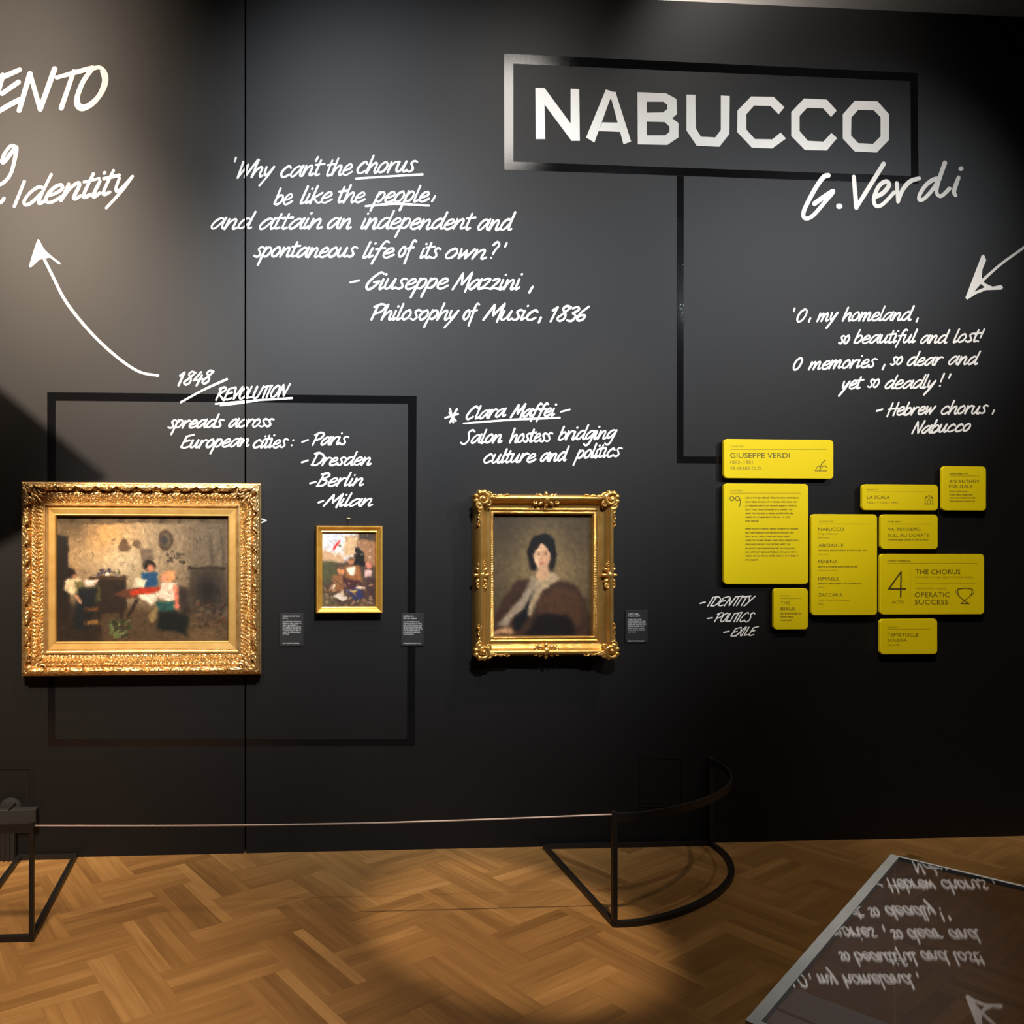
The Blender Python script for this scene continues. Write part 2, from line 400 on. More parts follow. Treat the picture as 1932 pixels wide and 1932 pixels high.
def ribbon(bm, pts, wpx, p=0.0008, taper=0.0):
    "a brush stroke: pixel points -> flat ribbon with round ends on the wall; sharp corners start a new sweep"
    q = [pts[0]]
    for a in pts[1:]:
        if (a[0]-q[-1][0])**2 + (a[1]-q[-1][1])**2 > 0.05: q.append(a)
    if len(q) < 2: q.append((q[0][0] + 0.3, q[0][1] - 0.3))
    runs, cur = [], [q[0]]
    for k in range(1, len(q)):
        cur.append(q[k])
        if k < len(q) - 1:
            ax, ay, bx, by = q[k][0]-q[k-1][0], q[k][1]-q[k-1][1], q[k+1][0]-q[k][0], q[k+1][1]-q[k][1]
            if (ax*bx + ay*by) / math.sqrt((ax*ax+ay*ay)*(bx*bx+by*by)) < 0.35:
                runs.append(cur); cur = [q[k]]
    runs.append(cur)
    for r in runs: sweep(bm, r, wpx, p, taper)
def sweep(bm, q, wpx, p, taper):
    global LAYER
    W = []
    for x, y in q:
        LAYER = (LAYER + 1) % 160
        W.append(wp(x, y, p + LAYER * 6e-6))
    m = (wp(q[0][0] + 1, q[0][1], p) - wp(q[0][0], q[0][1], p)).length
    ph = RND.random() * 6
    n = len(W); L, Rr = [], []
    hw = []
    for i in range(n):
        k = i / max(1, n - 1)
        hw.append(wpx * m / 2 * (1 + 0.10 * math.sin(ph + k * 5)) * (1 - taper * k))
    for i in range(n):
        t = W[min(i+1, n-1)] - W[max(i-1, 0)]
        t.y = 0
        if t.length < 1e-9: t = Vector((1, 0, 0))
        t.normalize(); s = Vector((-t.z, 0, t.x)) * hw[i]
        L.append(bm.verts.new(W[i] + s)); Rr.append(bm.verts.new(W[i] - s))
    for i in range(n - 1):
        bm.faces.new((L[i], L[i+1], Rr[i+1], Rr[i]))
    for i, sg in ((0, -1), (n-1, 1)):
        t = (W[1] - W[0]) if i == 0 else (W[-1] - W[-2])
        t.y = 0; t.normalize(); s = Vector((-t.z, 0, t.x))
        arc = [W[i] + (s * math.cos(a) + t * sg * math.sin(a)) * hw[i] for a in [math.pi * k / 6 for k in range(1, 6)]]
        bm.faces.new([L[i]] + [bm.verts.new(c) for c in arc] + [Rr[i]])
WSC = 0.84
def word(bm, text, x0, x1, b0, b1, xh, wpx=4.4, slant=0.27):
    wpx *= WSC
    st, x = [], 0.0
    for c in text:
        if c == ' ': x += 0.5; continue
        adv, strokes = G[c]
        j, k = RND.uniform(-.03, .03), RND.uniform(.96, 1.05)
        for s in strokes:
            st.append([(x + a + slant * b * k, b * k + j) for a, b in s])
        x += adv
    lo = min(a for s in st for a, b in s); hi = max(a for s in st for a, b in s)
    for s in st:
        pts = []
        for a, b in smooth(s):
            k = (a - lo) / (hi - lo)
            pts.append((x0 + wpx/2 + k * (x1 - x0 - wpx), b0 + (b1 - b0) * k - b * xh))
        ribbon(bm, pts, wpx * RND.uniform(.92, 1.08))
def cut_seam(bm):
    "the joint between the two wall panels runs through the lettering"
    g = 0.0042
    xs = [v.co.x for v in bm.verts]
    if not xs or min(xs) > SEAM or max(xs) < SEAM: return
    for s in (-g, g):
        bmesh.ops.bisect_plane(bm, geom=list(bm.verts) + list(bm.edges) + list(bm.faces), plane_co=(SEAM + s, 0, 0), plane_no=(1, 0, 0), dist=1e-6)
    kill = [f for f in bm.faces if abs(f.calc_center_median().x - SEAM) < g]
    bmesh.ops.delete(bm, geom=kill, context='FACES')
def face_out(bm):
    bm.normal_update()
    fl = [f for f in bm.faces if f.normal.y > 0]
    bmesh.ops.reverse_faces(bm, faces=fl)
def line(root, words, xh, wpx=4.4, extra=(), name='text_line', slant=0.27):
    bm = bmesh.new()
    for wd in words: word(bm, *wd, xh=xh, wpx=wpx, slant=slant)
    for pts, ww in extra: ribbon(bm, smooth(pts), ww * .9)
    cut_seam(bm); face_out(bm)
    return obj(name, bm, M['white'], root)
def stroke(root, name, strokes, polys=()):
    bm = bmesh.new()
    for pts, ww in strokes: ribbon(bm, smooth(pts), ww)
    for p in polys: fill(bm, p)
    cut_seam(bm); face_out(bm)
    return obj(name, bm, M['white'], root)
def fill(bm, loops, p=0.0008):
    "filled pixel outline(s); the loops after the first are holes"
    global LAYER
    es = []; LAYER = (LAYER + 20) % 160; p += LAYER * 6e-6
    for lp in loops:
        vs = [bm.verts.new(wp(x, y, p)) for x, y in lp]
        es += [bm.edges.new((vs[i], vs[(i+1) % len(vs)])) for i in range(len(vs))]
    bmesh.ops.triangle_fill(bm, use_beauty=True, use_dissolve=False, edges=es)
def zz(ox, oy, s, pts): return [(ox + x / s, oy + y / s) for x, y in pts]

# ---------------------------------------------------------------- black gloss outlines on the wall
def quad(bm, a, b, c, d, p=0.0005):
    bm.faces.new([bm.verts.new(wp(x, y, p)) for x, y in (a, b, c, d)])
def outline(bm, o, i, p=0.0005):
    for k in range(4):
        quad(bm, o[k], o[(k+1) % 4], i[(k+1) % 4], i[k], p)
t = thing('title_outline', wp(1283, 870), 'black gloss vinyl box outline around the big title, with a stem down', 'wall graphic')
bm = bmesh.new()
outline(bm, [(951, 101), (1731.5, 138), (1733, 347), (951.5, 320)], [(968.5, 120), (1718, 153), (1719, 332), (968.5, 305)])
face_out(bm); obj('border', bm, M['gloss'], t)
bm = bmesh.new()
quad(bm, (1277, 332), (1290, 332.5), (1289.5, 874), (1277, 874)); quad(bm, (1289.5, 861), (1372, 861.5), (1372, 875), (1289.5, 874))
face_out(bm); obj('connector', bm, M['gloss'], t)
t = thing('picture_outline', wp(437, 1400), 'large black vinyl rectangle outline running behind the two left-hand paintings', 'wall graphic')
bm = bmesh.new()
outline(bm, [(89, 740), (786, 747), (783, 1408), (90, 1409)], [(105, 756), (770, 762), (768, 1394), (104, 1395)])
cut_seam(bm); face_out(bm); obj('border', bm, M['gloss'], t)

# ---------------------------------------------------------------- the big title
t = thing('title_lettering', wp(1345, 285), 'large white block-capital title inside the glossy black outline', 'sign')
Z3 = lambda pts: zz(920, 60, 3.864, pts)
Z4 = lambda pts: zz(1380, 60, 3.5, pts)
LET = [
 [[Z3([(348,408),(415,410),(605,668),(605,415),(668,418),(672,795),(612,795),(415,530),(420,782),(352,782)])]],
 [[Z3([(862,420),(912,438),(778,808),(718,770)])], [Z3([(888,438),(932,438),(1046,800),(990,820)])], [Z3([(835,660),(952,662),(968,730),(808,724)])], [Z3([(862,420),(915,438),(930,440),(900,500)])]],
 [[Z3([(1092,440),(1300,448),(1377,490),(1380,600),(1345,630),(1391,665),(1391,770),(1310,825),(1095,820)]),
   Z3([(1160,510),(1280,510),(1310,532),(1310,562),(1280,588),(1160,590)]), Z3([(1160,655),(1290,658),(1326,692),(1326,728),(1295,755),(1160,755)])]],
 [[Z3([(1450,458),(1515,460),(1518,705),(1555,765),(1660,770),(1700,715),(1700,465),(1765,468),(1762,745),(1690,838),(1525,832),(1450,720)])]],
 [[Z4([(40,520),(130,427),(280,430),(350,498),(312,545),(258,490),(150,487),(98,545),(98,645),(155,708),(270,710),(325,665),(360,705),(270,770),(135,765),(38,662)])]],
 [[Z4([(395,530),(480,440),(630,448),(695,520),(658,562),(605,505),(500,502),(450,555),(450,655),(505,720),(608,725),(660,668),(698,702),(630,783),(485,780),(395,688)])]],
 [[Z4([(735,545),(815,455),(965,460),(1042,545),(1040,715),(960,797),(815,790),(735,705)]), Z4([(792,565),(838,515),(940,518),(985,565),(985,690),(935,740),(838,735),(790,685)])]],
]
for polys in LET:
    bm = bmesh.new()
    for lp in polys: fill(bm, lp)
    face_out(bm); obj('letter', bm, M['white'], t)

# ---------------------------------------------------------------- handwritten texts
t = thing('wall_signature', wp(1660, 410), 'white handwritten signature crossing the lower right corner of the title outline', 'lettering')
stroke(t, 'text_line', [
 (Z4([(640,948),(605,962),(545,1050),(478,1185),(488,1232),(540,1212),(620,1120),(668,1062),(655,1058),(548,1135)]), 8),
 (Z4([(708,1152),(716,1152)]), 9),
 (Z4([(808,958),(825,1160),(825,1160),(1005,872)]), 8),
 (Z4([(950,1090),(1000,1065),(1040,1015),(1022,988),(975,1018),(940,1100),(955,1150),(1000,1138),(1075,1060)]), 7.5),
 (Z4([(1092,1000),(1100,1122),(1100,1122),(1130,1045),(1180,988),(1240,968)]), 7.5),
 (Z4([(1375,968),(1330,978),(1282,1015),(1245,1072),(1240,1108),(1272,1102),(1330,1040),(1372,970)]), 7.5),
 (Z4([(1410,865),(1368,985),(1355,1060),(1385,1085),(1440,1035)]), 7.5),
 (Z4([(1500,962),(1470,1050),(1480,1080)]), 7.5), (Z4([(1513,905),(1518,903)]), 7.5)])
Z1 = lambda pts: zz(0, 60, 4.025, pts)
t = thing('wall_heading', wp(110, 400), 'large white handwritten heading cut off by the left edge, ending ENTO and Identity', 'lettering')
stroke(t, 'text_line', [
 (Z1([(-70,372),(0,352),(150,288)]), 9), (Z1([(15,470),(140,382)]), 8.5), (Z1([(-90,640),(-20,610),(60,562),(150,515)]), 9), (Z1([(20,330),(-60,620)]), 9),
 (Z1([(145,598),(228,318),(228,318),(305,588),(305,588),(415,282)]), 9.5),
 (Z1([(430,348),(560,312),(705,272)]), 8.5), (Z1([(560,300),(465,580)]), 9),
 (Z1([(700,280),(625,390),(580,530),(620,585),(710,540),(790,430),(805,330),(760,272),(690,285)]), 8.5),
 (Z1([(690,300),(610,440),(600,540),(650,560),(740,490),(785,380),(770,300)]), 5)])
stroke(t, 'text_line', [(Z1([(125,880),(85,865),(35,925),(15,985),(35,985),(90,915),(125,880),(105,1000),(75,1090),(20,1150),(-60,1180)]), 7), (Z1([(-30,1300),(10,1290),(30,1265)]), 7)])
line(t, [('I', 24, 49, 390, 388), ('dentity', 43, 253, 388, 361)], 30, 7.2)
QT = 'small white handwritten '
t = thing('wall_quotation', wp(690, 500), 'white handwritten six-line quotation at upper centre, left of the boxed title', 'lettering')
line(t, [("'", 441, 447, 330, 330), ('Why', 446.5, 519, 335.5, 333), ('can', 529, 593, 334, 331), ("'", 594, 602, 330, 330), ('t', 594, 614, 331, 331), ('the', 616, 666, 331, 330), ('chorus', 673, 789, 327, 323)], 20, extra=[([(672, 337), (730, 333), (797, 329)], 4.5)])
line(t, [('be', 516, 553, 386, 385), ('like', 566, 628, 384, 382), ('the', 638, 690, 382, 382), ('people', 697, 811, 381.5, 380.5)], 19, extra=[([(821, 370), (815, 380)], 4), ([(690, 389), (745, 384.5), (809, 388)], 4.5)])
line(t, [('and', 398, 484, 432, 431), ('attain', 489, 609, 432, 431), ('an', 617, 664, 431, 431), ('independent', 681, 899, 431, 432), ('and', 901, 974, 434, 434)], 19.5)
line(t, [('spontaneous', 478, 676, 484.5, 485), ('life', 684, 745, 486, 486), ('of', 751, 787, 485, 485), ('its', 792, 833, 487, 487), ('own', 840, 919, 488, 488), ('?', 925, 944, 487, 487), ("'", 951, 958, 488, 488)], 18.5)
line(t, [('Giuseppe', 690, 847, 546, 544), ('Mazzini', 852, 987, 546, 546)], 19.5, extra=[([(661, 533), (678, 529)], 4.2), ([(1005, 541), (998.5, 552)], 4.2)])
line(t, [('Philosophy', 699, 867, 603, 603), ('of', 873, 906, 602.5, 602.5), ('Music', 910, 1016, 603.5, 603), ('1836', 1037, 1113, 606, 605)], 18, extra=[([(1020.5, 599), (1016.5, 608.5)], 4.2)])
t = thing('wall_note', wp(440, 850), 'white handwritten note 1848 Revolution above the large painting, with a list of four cities', 'lettering')
line(t, [('1848', 335, 405, 727, 723)], 16, 4.2, extra=[([(341, 759), (385, 735), (428, 715.5)], 4.5)])
line(t, [('REVOLUTION', 406, 549, 755, 747)], 14, 3.9, extra=[([(407, 762), (480, 755.5), (551, 751)], 4), ([(416, 765), (450, 761), (490, 755)], 3.5)])
line(t, [('spreads', 316, 424, 807.5, 806), ('across', 431, 518, 806, 804.5)], 14.5, 3.9)
line(t, [('European', 340, 471, 845.5, 842), ('cities', 477, 545, 844.5, 844)], 15, 3.9, extra=[([(553, 831), (553.5, 830.5)], 3.8), ([(550, 840.5), (550.5, 840)], 3.8)])
line(t, [('Paris', 588, 659, 840, 838)], 14.5, 3.9, extra=[([(570, 834), (581, 830)], 3.8)])
line(t, [('Dresden', 586, 701, 878, 877)], 14.5, 3.9, extra=[([(569.5, 872.5), (581, 868.5)], 3.8)])
line(t, [('Berlin', 596, 687, 917, 916)], 14.5, 3.9, extra=[([(585, 912), (596, 909)], 3.8)])
line(t, [('Milan', 609, 704, 955, 954)], 14, 3.9, extra=[([(601, 948), (610, 945)], 3.8)])
t = thing('wall_note', wp(1000, 870), 'white handwritten three-line note with an asterisk directly above the gilt portrait', 'lettering')
line(t, [('Clara', 879, 956, 791.5, 785.5), ('Maffei', 962, 1051, 788, 784)], 14.5, 3.9, extra=[([(1058, 777), (1075, 772.5)], 3.6), ([(875, 799), (965, 792), (1056, 788)], 4),
  ([(849, 771), (855, 797)], 3.8), ([(862, 772), (849, 797)], 3.8), ([(840, 788.5), (864, 781)], 3.8), ([(848, 779), (860, 794)], 3.6)])
line(t, [('Salon', 868, 948, 837.5, 834), ('hostess', 960, 1044, 835, 832), ('bridging', 1052, 1165, 830, 827)], 15.5, 3.9)
line(t, [('culture', 912, 1012, 873.5, 871), ('and', 1019, 1075, 870.5, 869), ('politics', 1080, 1175, 865.5, 860.5)], 15.5, 3.9)
t = thing('wall_quotation', wp(1680, 760), 'white handwritten six-line lyric on the right above the yellow cards, beginning with O, my homeland', 'lettering')
line(t, [("'", 1496, 1501, 607, 607), ('O', 1503, 1524, 607, 607), ('my', 1540, 1582, 606, 604.5), ('homeland', 1588, 1726, 605, 604)], 15.5, 3.9, extra=[([(1529, 600), (1526, 607)], 3.6), ([(1732, 600), (1729, 607)], 3.6)])
line(t, [('so', 1581, 1604, 648, 647.5), ('beautiful', 1610, 1732, 647.5, 646), ('and', 1736, 1793, 647.5, 647), ('lost!', 1798, 1859, 646, 644)], 15, 3.9)
line(t, [('O', 1496, 1515, 698, 698), ('memories', 1524, 1656, 697, 692), ('so', 1679, 1704, 688, 688), ('dear', 1711, 1781, 690, 688), ('and', 1789, 1851, 688, 687)], 15, 3.9, extra=[([(1669, 688), (1665, 697)], 3.6)])
line(t, [('yet', 1581, 1631, 734, 733), ('so', 1636, 1660, 731, 731), ('deadly', 1669, 1767, 733, 732)], 15, 3.9, extra=[([(1781.5, 705), (1775, 720)], 3.6), ([(1773.3, 728), (1773.8, 727.5)], 3.6), ([(1793.5, 706), (1790.5, 713)], 3.6)])
line(t, [('Hebrew', 1672, 1767, 784, 781), ('chorus', 1775, 1866, 781, 780)], 15, 3.9, extra=[([(1654, 775.5), (1665, 772)], 3.6), ([(1875.5, 774), (1872.5, 781)], 3.6)])
line(t, [('Nabucco', 1719, 1832, 818, 813)], 14, 3.9)
t = thing('wall_note', wp(1380, 1200), 'white handwritten capitals IDENTITY, POLITICS, EXILE listed left of the lowest yellow cards', 'lettering')
line(t, [('IDENTITY', 1334, 1426, 1143.5, 1142)], 10.8, 2.5, extra=[([(1321, 1138.5), (1330.5, 1136)], 2.4)], slant=0.4)
line(t, [('POLITICS', 1347, 1425, 1173.5, 1172.5)], 10.4, 2.5, extra=[([(1334.5, 1167), (1344, 1165.5)], 2.8)], slant=0.4)
line(t, [('EXILE', 1378, 1432, 1200.5, 1198)], 10.4, 2.5, extra=[([(1365.5, 1193), (1375.5, 1191)], 2.8)], slant=0.4)
t = thing('wall_arrow', wp(180, 700), 'white curved arrow pointing up to the handwritten heading at the far left', 'arrow')
stroke(t, 'shaft', [([(298, 708.5), (262, 701), (220, 673), (170, 626), (125, 570), (99, 520), (80, 482)], 5)])
stroke(t, 'arrowhead', [([(72, 454), (66, 472), (57, 502)], 4), ([(72, 454), (84, 474), (112, 497)], 4.5)], [[Z1([(290,1582),(350,1680),(390,1712),(300,1730),(235,1790),(225,1770),(270,1640)])]])
Z5 = lambda pts: zz(1440, 440, 3.927, pts)
t = thing('wall_arrow', wp(1880, 560), 'white arrow at the right edge pointing down left at the lyric', 'arrow')
stroke(t, 'shaft', [(Z5([(1622,352),(1760,230),(1932,105),(2150,-60)]), 5)])
stroke(t, 'arrowhead', [], [[Z5([(1497,480),(1618,165),(1635,158),(1652,200),(1624,268),(1618,340),(1645,372),(1700,396),(1762,384),(1778,400),(1768,418),(1650,422),(1575,452),(1512,492)]), Z5([(1562,434),(1612,376),(1642,400)])]])
t = thing('wall_mark', wp(500, 985), 'tiny white stroke on the wall at the right edge of the large painting', 'mark')
stroke(t, 'mark', [([(494, 979), (502, 982)], 2.4), ([(494, 986), (501, 982)], 2.2)])

# ---------------------------------------------------------------- picture frames
def frame_mesh(c, a, b, prof, disp=None, seg=0.006):
    "mitred moulding: prof = [(distance in from the outer edge, depth off the wall)]"
    bm = bmesh.new()
    sg = ((-1, -1), (1, -1), (1, 1), (-1, 1))
    for k in range(4):
        s0, s1 = sg[k], sg[(k+1) % 4]
        length = 2 * (a if k % 2 == 0 else b)
        n = max(8, int(length / seg)) if disp else 1
        rows = []
        for i in range(n + 1):
            f = i / n
            row = []
            for (d, h) in prof:
                x = c.x + (s0[0] + (s1[0] - s0[0]) * f) * (a - d)
                z = c.z + (s0[1] + (s1[1] - s0[1]) * f) * (b - d)
                if disp:
                    e = min(f, 1 - f) * length
                    h = h + disp(k, f * length, d, length) * min(1.0, e / 0.02)
                row.append(bm.verts.new((x, -h, z)))
            rows.append(row)
        for r0, r1 in zip(rows, rows[1:]):
            for j in range(len(prof) - 1):
                bm.faces.new((r0[j], r0[j+1], r1[j+1], r1[j]))
    bmesh.ops.remove_doubles(bm, verts=bm.verts, dist=1e-5)
    bmesh.ops.recalc_face_normals(bm, faces=bm.faces)
    return bm
def dense(prof, step=0.004):
    out = [prof[0]]
    for (d0, h0), (d1, h1) in zip(prof, prof[1:]):
        n = max(1, int(math.hypot(d1-d0, h1-h0) / step))
        out += [(d0 + (d1-d0)*i/n, h0 + (h1-h0)*i/n) for i in range(1, n+1)]
    return out
def orn(items, o, su, sv):
    "carved relief in a local frame: u across, v up (mirrored by the signs), h off the wall"
    bm = bmesh.new()
    for it in items:
        if it[0] == 't':
            tube(bm, [(o.x + su*u, -h, o.z + sv*v) for u, v, h in it[1]], it[2], it[3], 7, up=(0, 1, 0.01))
        else:
            u, v, h = it[1]; ang = it[3]
            dirv = Vector((su * math.cos(ang), 0, sv * math.sin(ang)))
            rot = Matrix((( dirv.x, 0, -dirv.z, 0), (0, 1, 0, 0), (dirv.z, 0, dirv.x, 0), (0, 0, 0, 1)))
            r = it[2]
            ball(bm, (o.x + su*u, -h, o.z + sv*v), (r[0], r[2], r[1]), rot, 9, 6)
    bmesh.ops.recalc_face_normals(bm, faces=bm.faces)
    return bm
def spiral(u, v, h, r, turns, a0, n=22, r1=0.12, rise=0.006):
    return [(u + r*(1-(1-r1)*i/n)*math.cos(a0 + turns*2*math.pi*i/n), v + r*(1-(1-r1)*i/n)*math.sin(a0 + turns*2*math.pi*i/n), h + rise*i/n) for i in range(n+1)]

# ---- painted canvases: a picture is a flat coloured surface, brushed dab by dab into its face colours
class Paint:
    def __init__(s, x0, y0, x1, y1, res, base):
        s.b = (x0, y0, x1, y1); s.W = res; s.H = int(res * (y1-y0) / (x1-x0))
        xs = x0 + (np.arange(s.W) + .5) * (x1-x0) / s.W; ys = y0 + (np.arange(s.H) + .5) * (y1-y0) / s.H
        s.X, s.Y = np.meshgrid(xs, ys)
        s.k = s.W / (x1 - x0)
        s.img = np.ones((s.H, s.W, 3)) * np.array(base, float)
        s.rng = np.random.RandomState(5); s.tone = 1.0; s.gam = 1.0
    def blur(s, m, r):
        r = int(round(r * s.k))
        if r < 1: return m
        for _ in range(2):
            for ax in (0, 1):
                p = np.pad(m, [(r, r) if i == ax else (0, 0) for i in (0, 1)], mode='edge')
                cs = np.cumsum(p, axis=ax); cs = np.concatenate([np.zeros_like(np.take(cs, [0], ax)), cs], ax)
                n = m.shape[ax]
                m = (np.take(cs, range(2*r+1, 2*r+1+n), ax) - np.take(cs, range(n), ax)) / (2*r+1)
        return m
    def put(s, m, col, op=1.0):
        m = np.clip(m, 0, 1)[..., None] * op
        s.img = s.img * (1-m) + np.array(col, float) * m
    def poly(s, pts, col, soft=6, op=1.0):
        ins = np.zeros((s.H, s.W), bool); n = len(pts)
        for i in range(n):
            (xa, ya), (xb, yb) = pts[i], pts[(i+1) % n]
            if ya == yb: continue
            c = ((ya > s.Y) != (yb > s.Y)) & (s.X < (xb-xa)*(s.Y-ya)/(yb-ya) + xa)
            ins ^= c
        s.put(s.blur(ins.astype(float), soft), col, op)
    def ell(s, cx, cy, rx, ry, col, soft=6, op=1.0, rot=0):
        c, q = math.cos(rot), math.sin(rot)
        u = ((s.X-cx)*c + (s.Y-cy)*q)/rx; v = (-(s.X-cx)*q + (s.Y-cy)*c)/ry
        s.put(s.blur((u*u + v*v < 1).astype(float), soft), col, op)
    def glow(s, cx, cy, rx, ry, col, op=1.0):
        s.put(np.exp(-(((s.X-cx)/rx)**2 + ((s.Y-cy)/ry)**2)), col, op)
    def dabs(s, x0, y0, x1, y1, n, size, cols, op=0.6):
        for _ in range(n):
            c = cols[s.rng.randint(len(cols))]
            s.ell(s.rng.uniform(x0, x1), s.rng.uniform(y0, y1), size*s.rng.uniform(.5, 1.5), size*s.rng.uniform(.3, .8), c, 2, op, s.rng.uniform(0, 3))
    amp = .10; nb = 5200; bl = 5.5
    def brush(s):
        "go over everything with short strokes that follow the forms underneath"
        w1, w2 = [s.blur(s.rng.normal(0, 1, (s.H, s.W)), 7/s.k) for _ in (0, 1)]
        w1 /= w1.std(); w2 /= w2.std()
        yy, xx = np.mgrid[0:s.H, 0:s.W]
        s.img = s.img[np.clip(yy + w1*1.1, 0, s.H-1).astype(int), np.clip(xx + w2*1.1, 0, s.W-1).astype(int)]
        g = s.blur(s.img.mean(2), 2/s.k); gy, gx = np.gradient(g)
        for _ in range(s.nb):
            r, q = s.rng.randint(s.H), s.rng.randint(s.W)
            an = math.atan2(gx[r, q], -gy[r, q] + 1e-6) + s.rng.normal(0, .5)
            col = s.img[r, q] * (1 + s.rng.normal(0, s.amp))
            L, B = s.bl * s.rng.uniform(.4, 1), s.rng.uniform(.6, 1.3); m = int(L) + 2
            r0, r1, q0, q1 = max(0, r-m), min(s.H, r+m+1), max(0, q-m), min(s.W, q+m+1)
            Y, X = np.mgrid[r0-r:r1-r, q0-q:q1-q]
            u = (X*math.cos(an) + Y*math.sin(an))/L; v = (-X*math.sin(an) + Y*math.cos(an))/B
            k = (np.clip(1.6 - 1.6*(u*u + v*v), 0, 1) * .7)[..., None]
            s.img[r0:r1, q0:q1] = s.img[r0:r1, q0:q1]*(1-k) + col*k
    def mesh(s, name, c, a, b, depth, m, parent):
        s.brush()
        n = s.rng.normal(0, 1, (s.H, s.W)); n = s.blur(n, 5/s.k if s.k else 1)
        n2 = s.blur(s.rng.normal(0, 1, (s.H, s.W)), 1.6/s.k); n2 /= n2.std() + 1e-6
        img = np.clip(s.img * s.tone * (1 + 0.03 * n[..., None] + 0.03 * n2[..., None]), 0, 255) / 255.0
        img = img ** s.gam
        lin = np.where(img <= 0.04045, img/12.92, ((img+0.055)/1.055)**2.4)
        W, H = s.W, s.H
        xs = np.linspace(c.x - a, c.x + a, W+1); zs = np.linspace(c.z + b, c.z - b, H+1)
        co = np.zeros(((H+1)*(W+1), 3)); gx, gz = np.meshgrid(xs, zs)
        co[:, 0] = gx.ravel(); co[:, 1] = -depth; co[:, 2] = gz.ravel()
        i = (np.arange(H)[:, None]*(W+1) + np.arange(W)[None, :]).ravel()
        fc = np.stack([i, i+W+1, i+W+2, i+1], 1)
        me = bpy.data.meshes.new(name)
        me.from_pydata(co.tolist(), [], fc.tolist())
        at = me.attributes.new('paint', 'FLOAT_COLOR', 'FACE')
        at.data.foreach_set('color', np.concatenate([lin.reshape(-1, 3), np.ones((W*H, 1))], 1).ravel())
        me.materials.append(m)
        o = bpy.data.objects.new(name, me)
        return link(o, parent)

def centre(px0, py0, px1, py1, p):
    A, B = wp(px0, py0, p), wp(px1, py1, p)
    return Vector(((A.x+B.x)/2, 0, (A.z+B.z)/2)), abs(B.x-A.x)/2, abs(A.z-B.z)/2

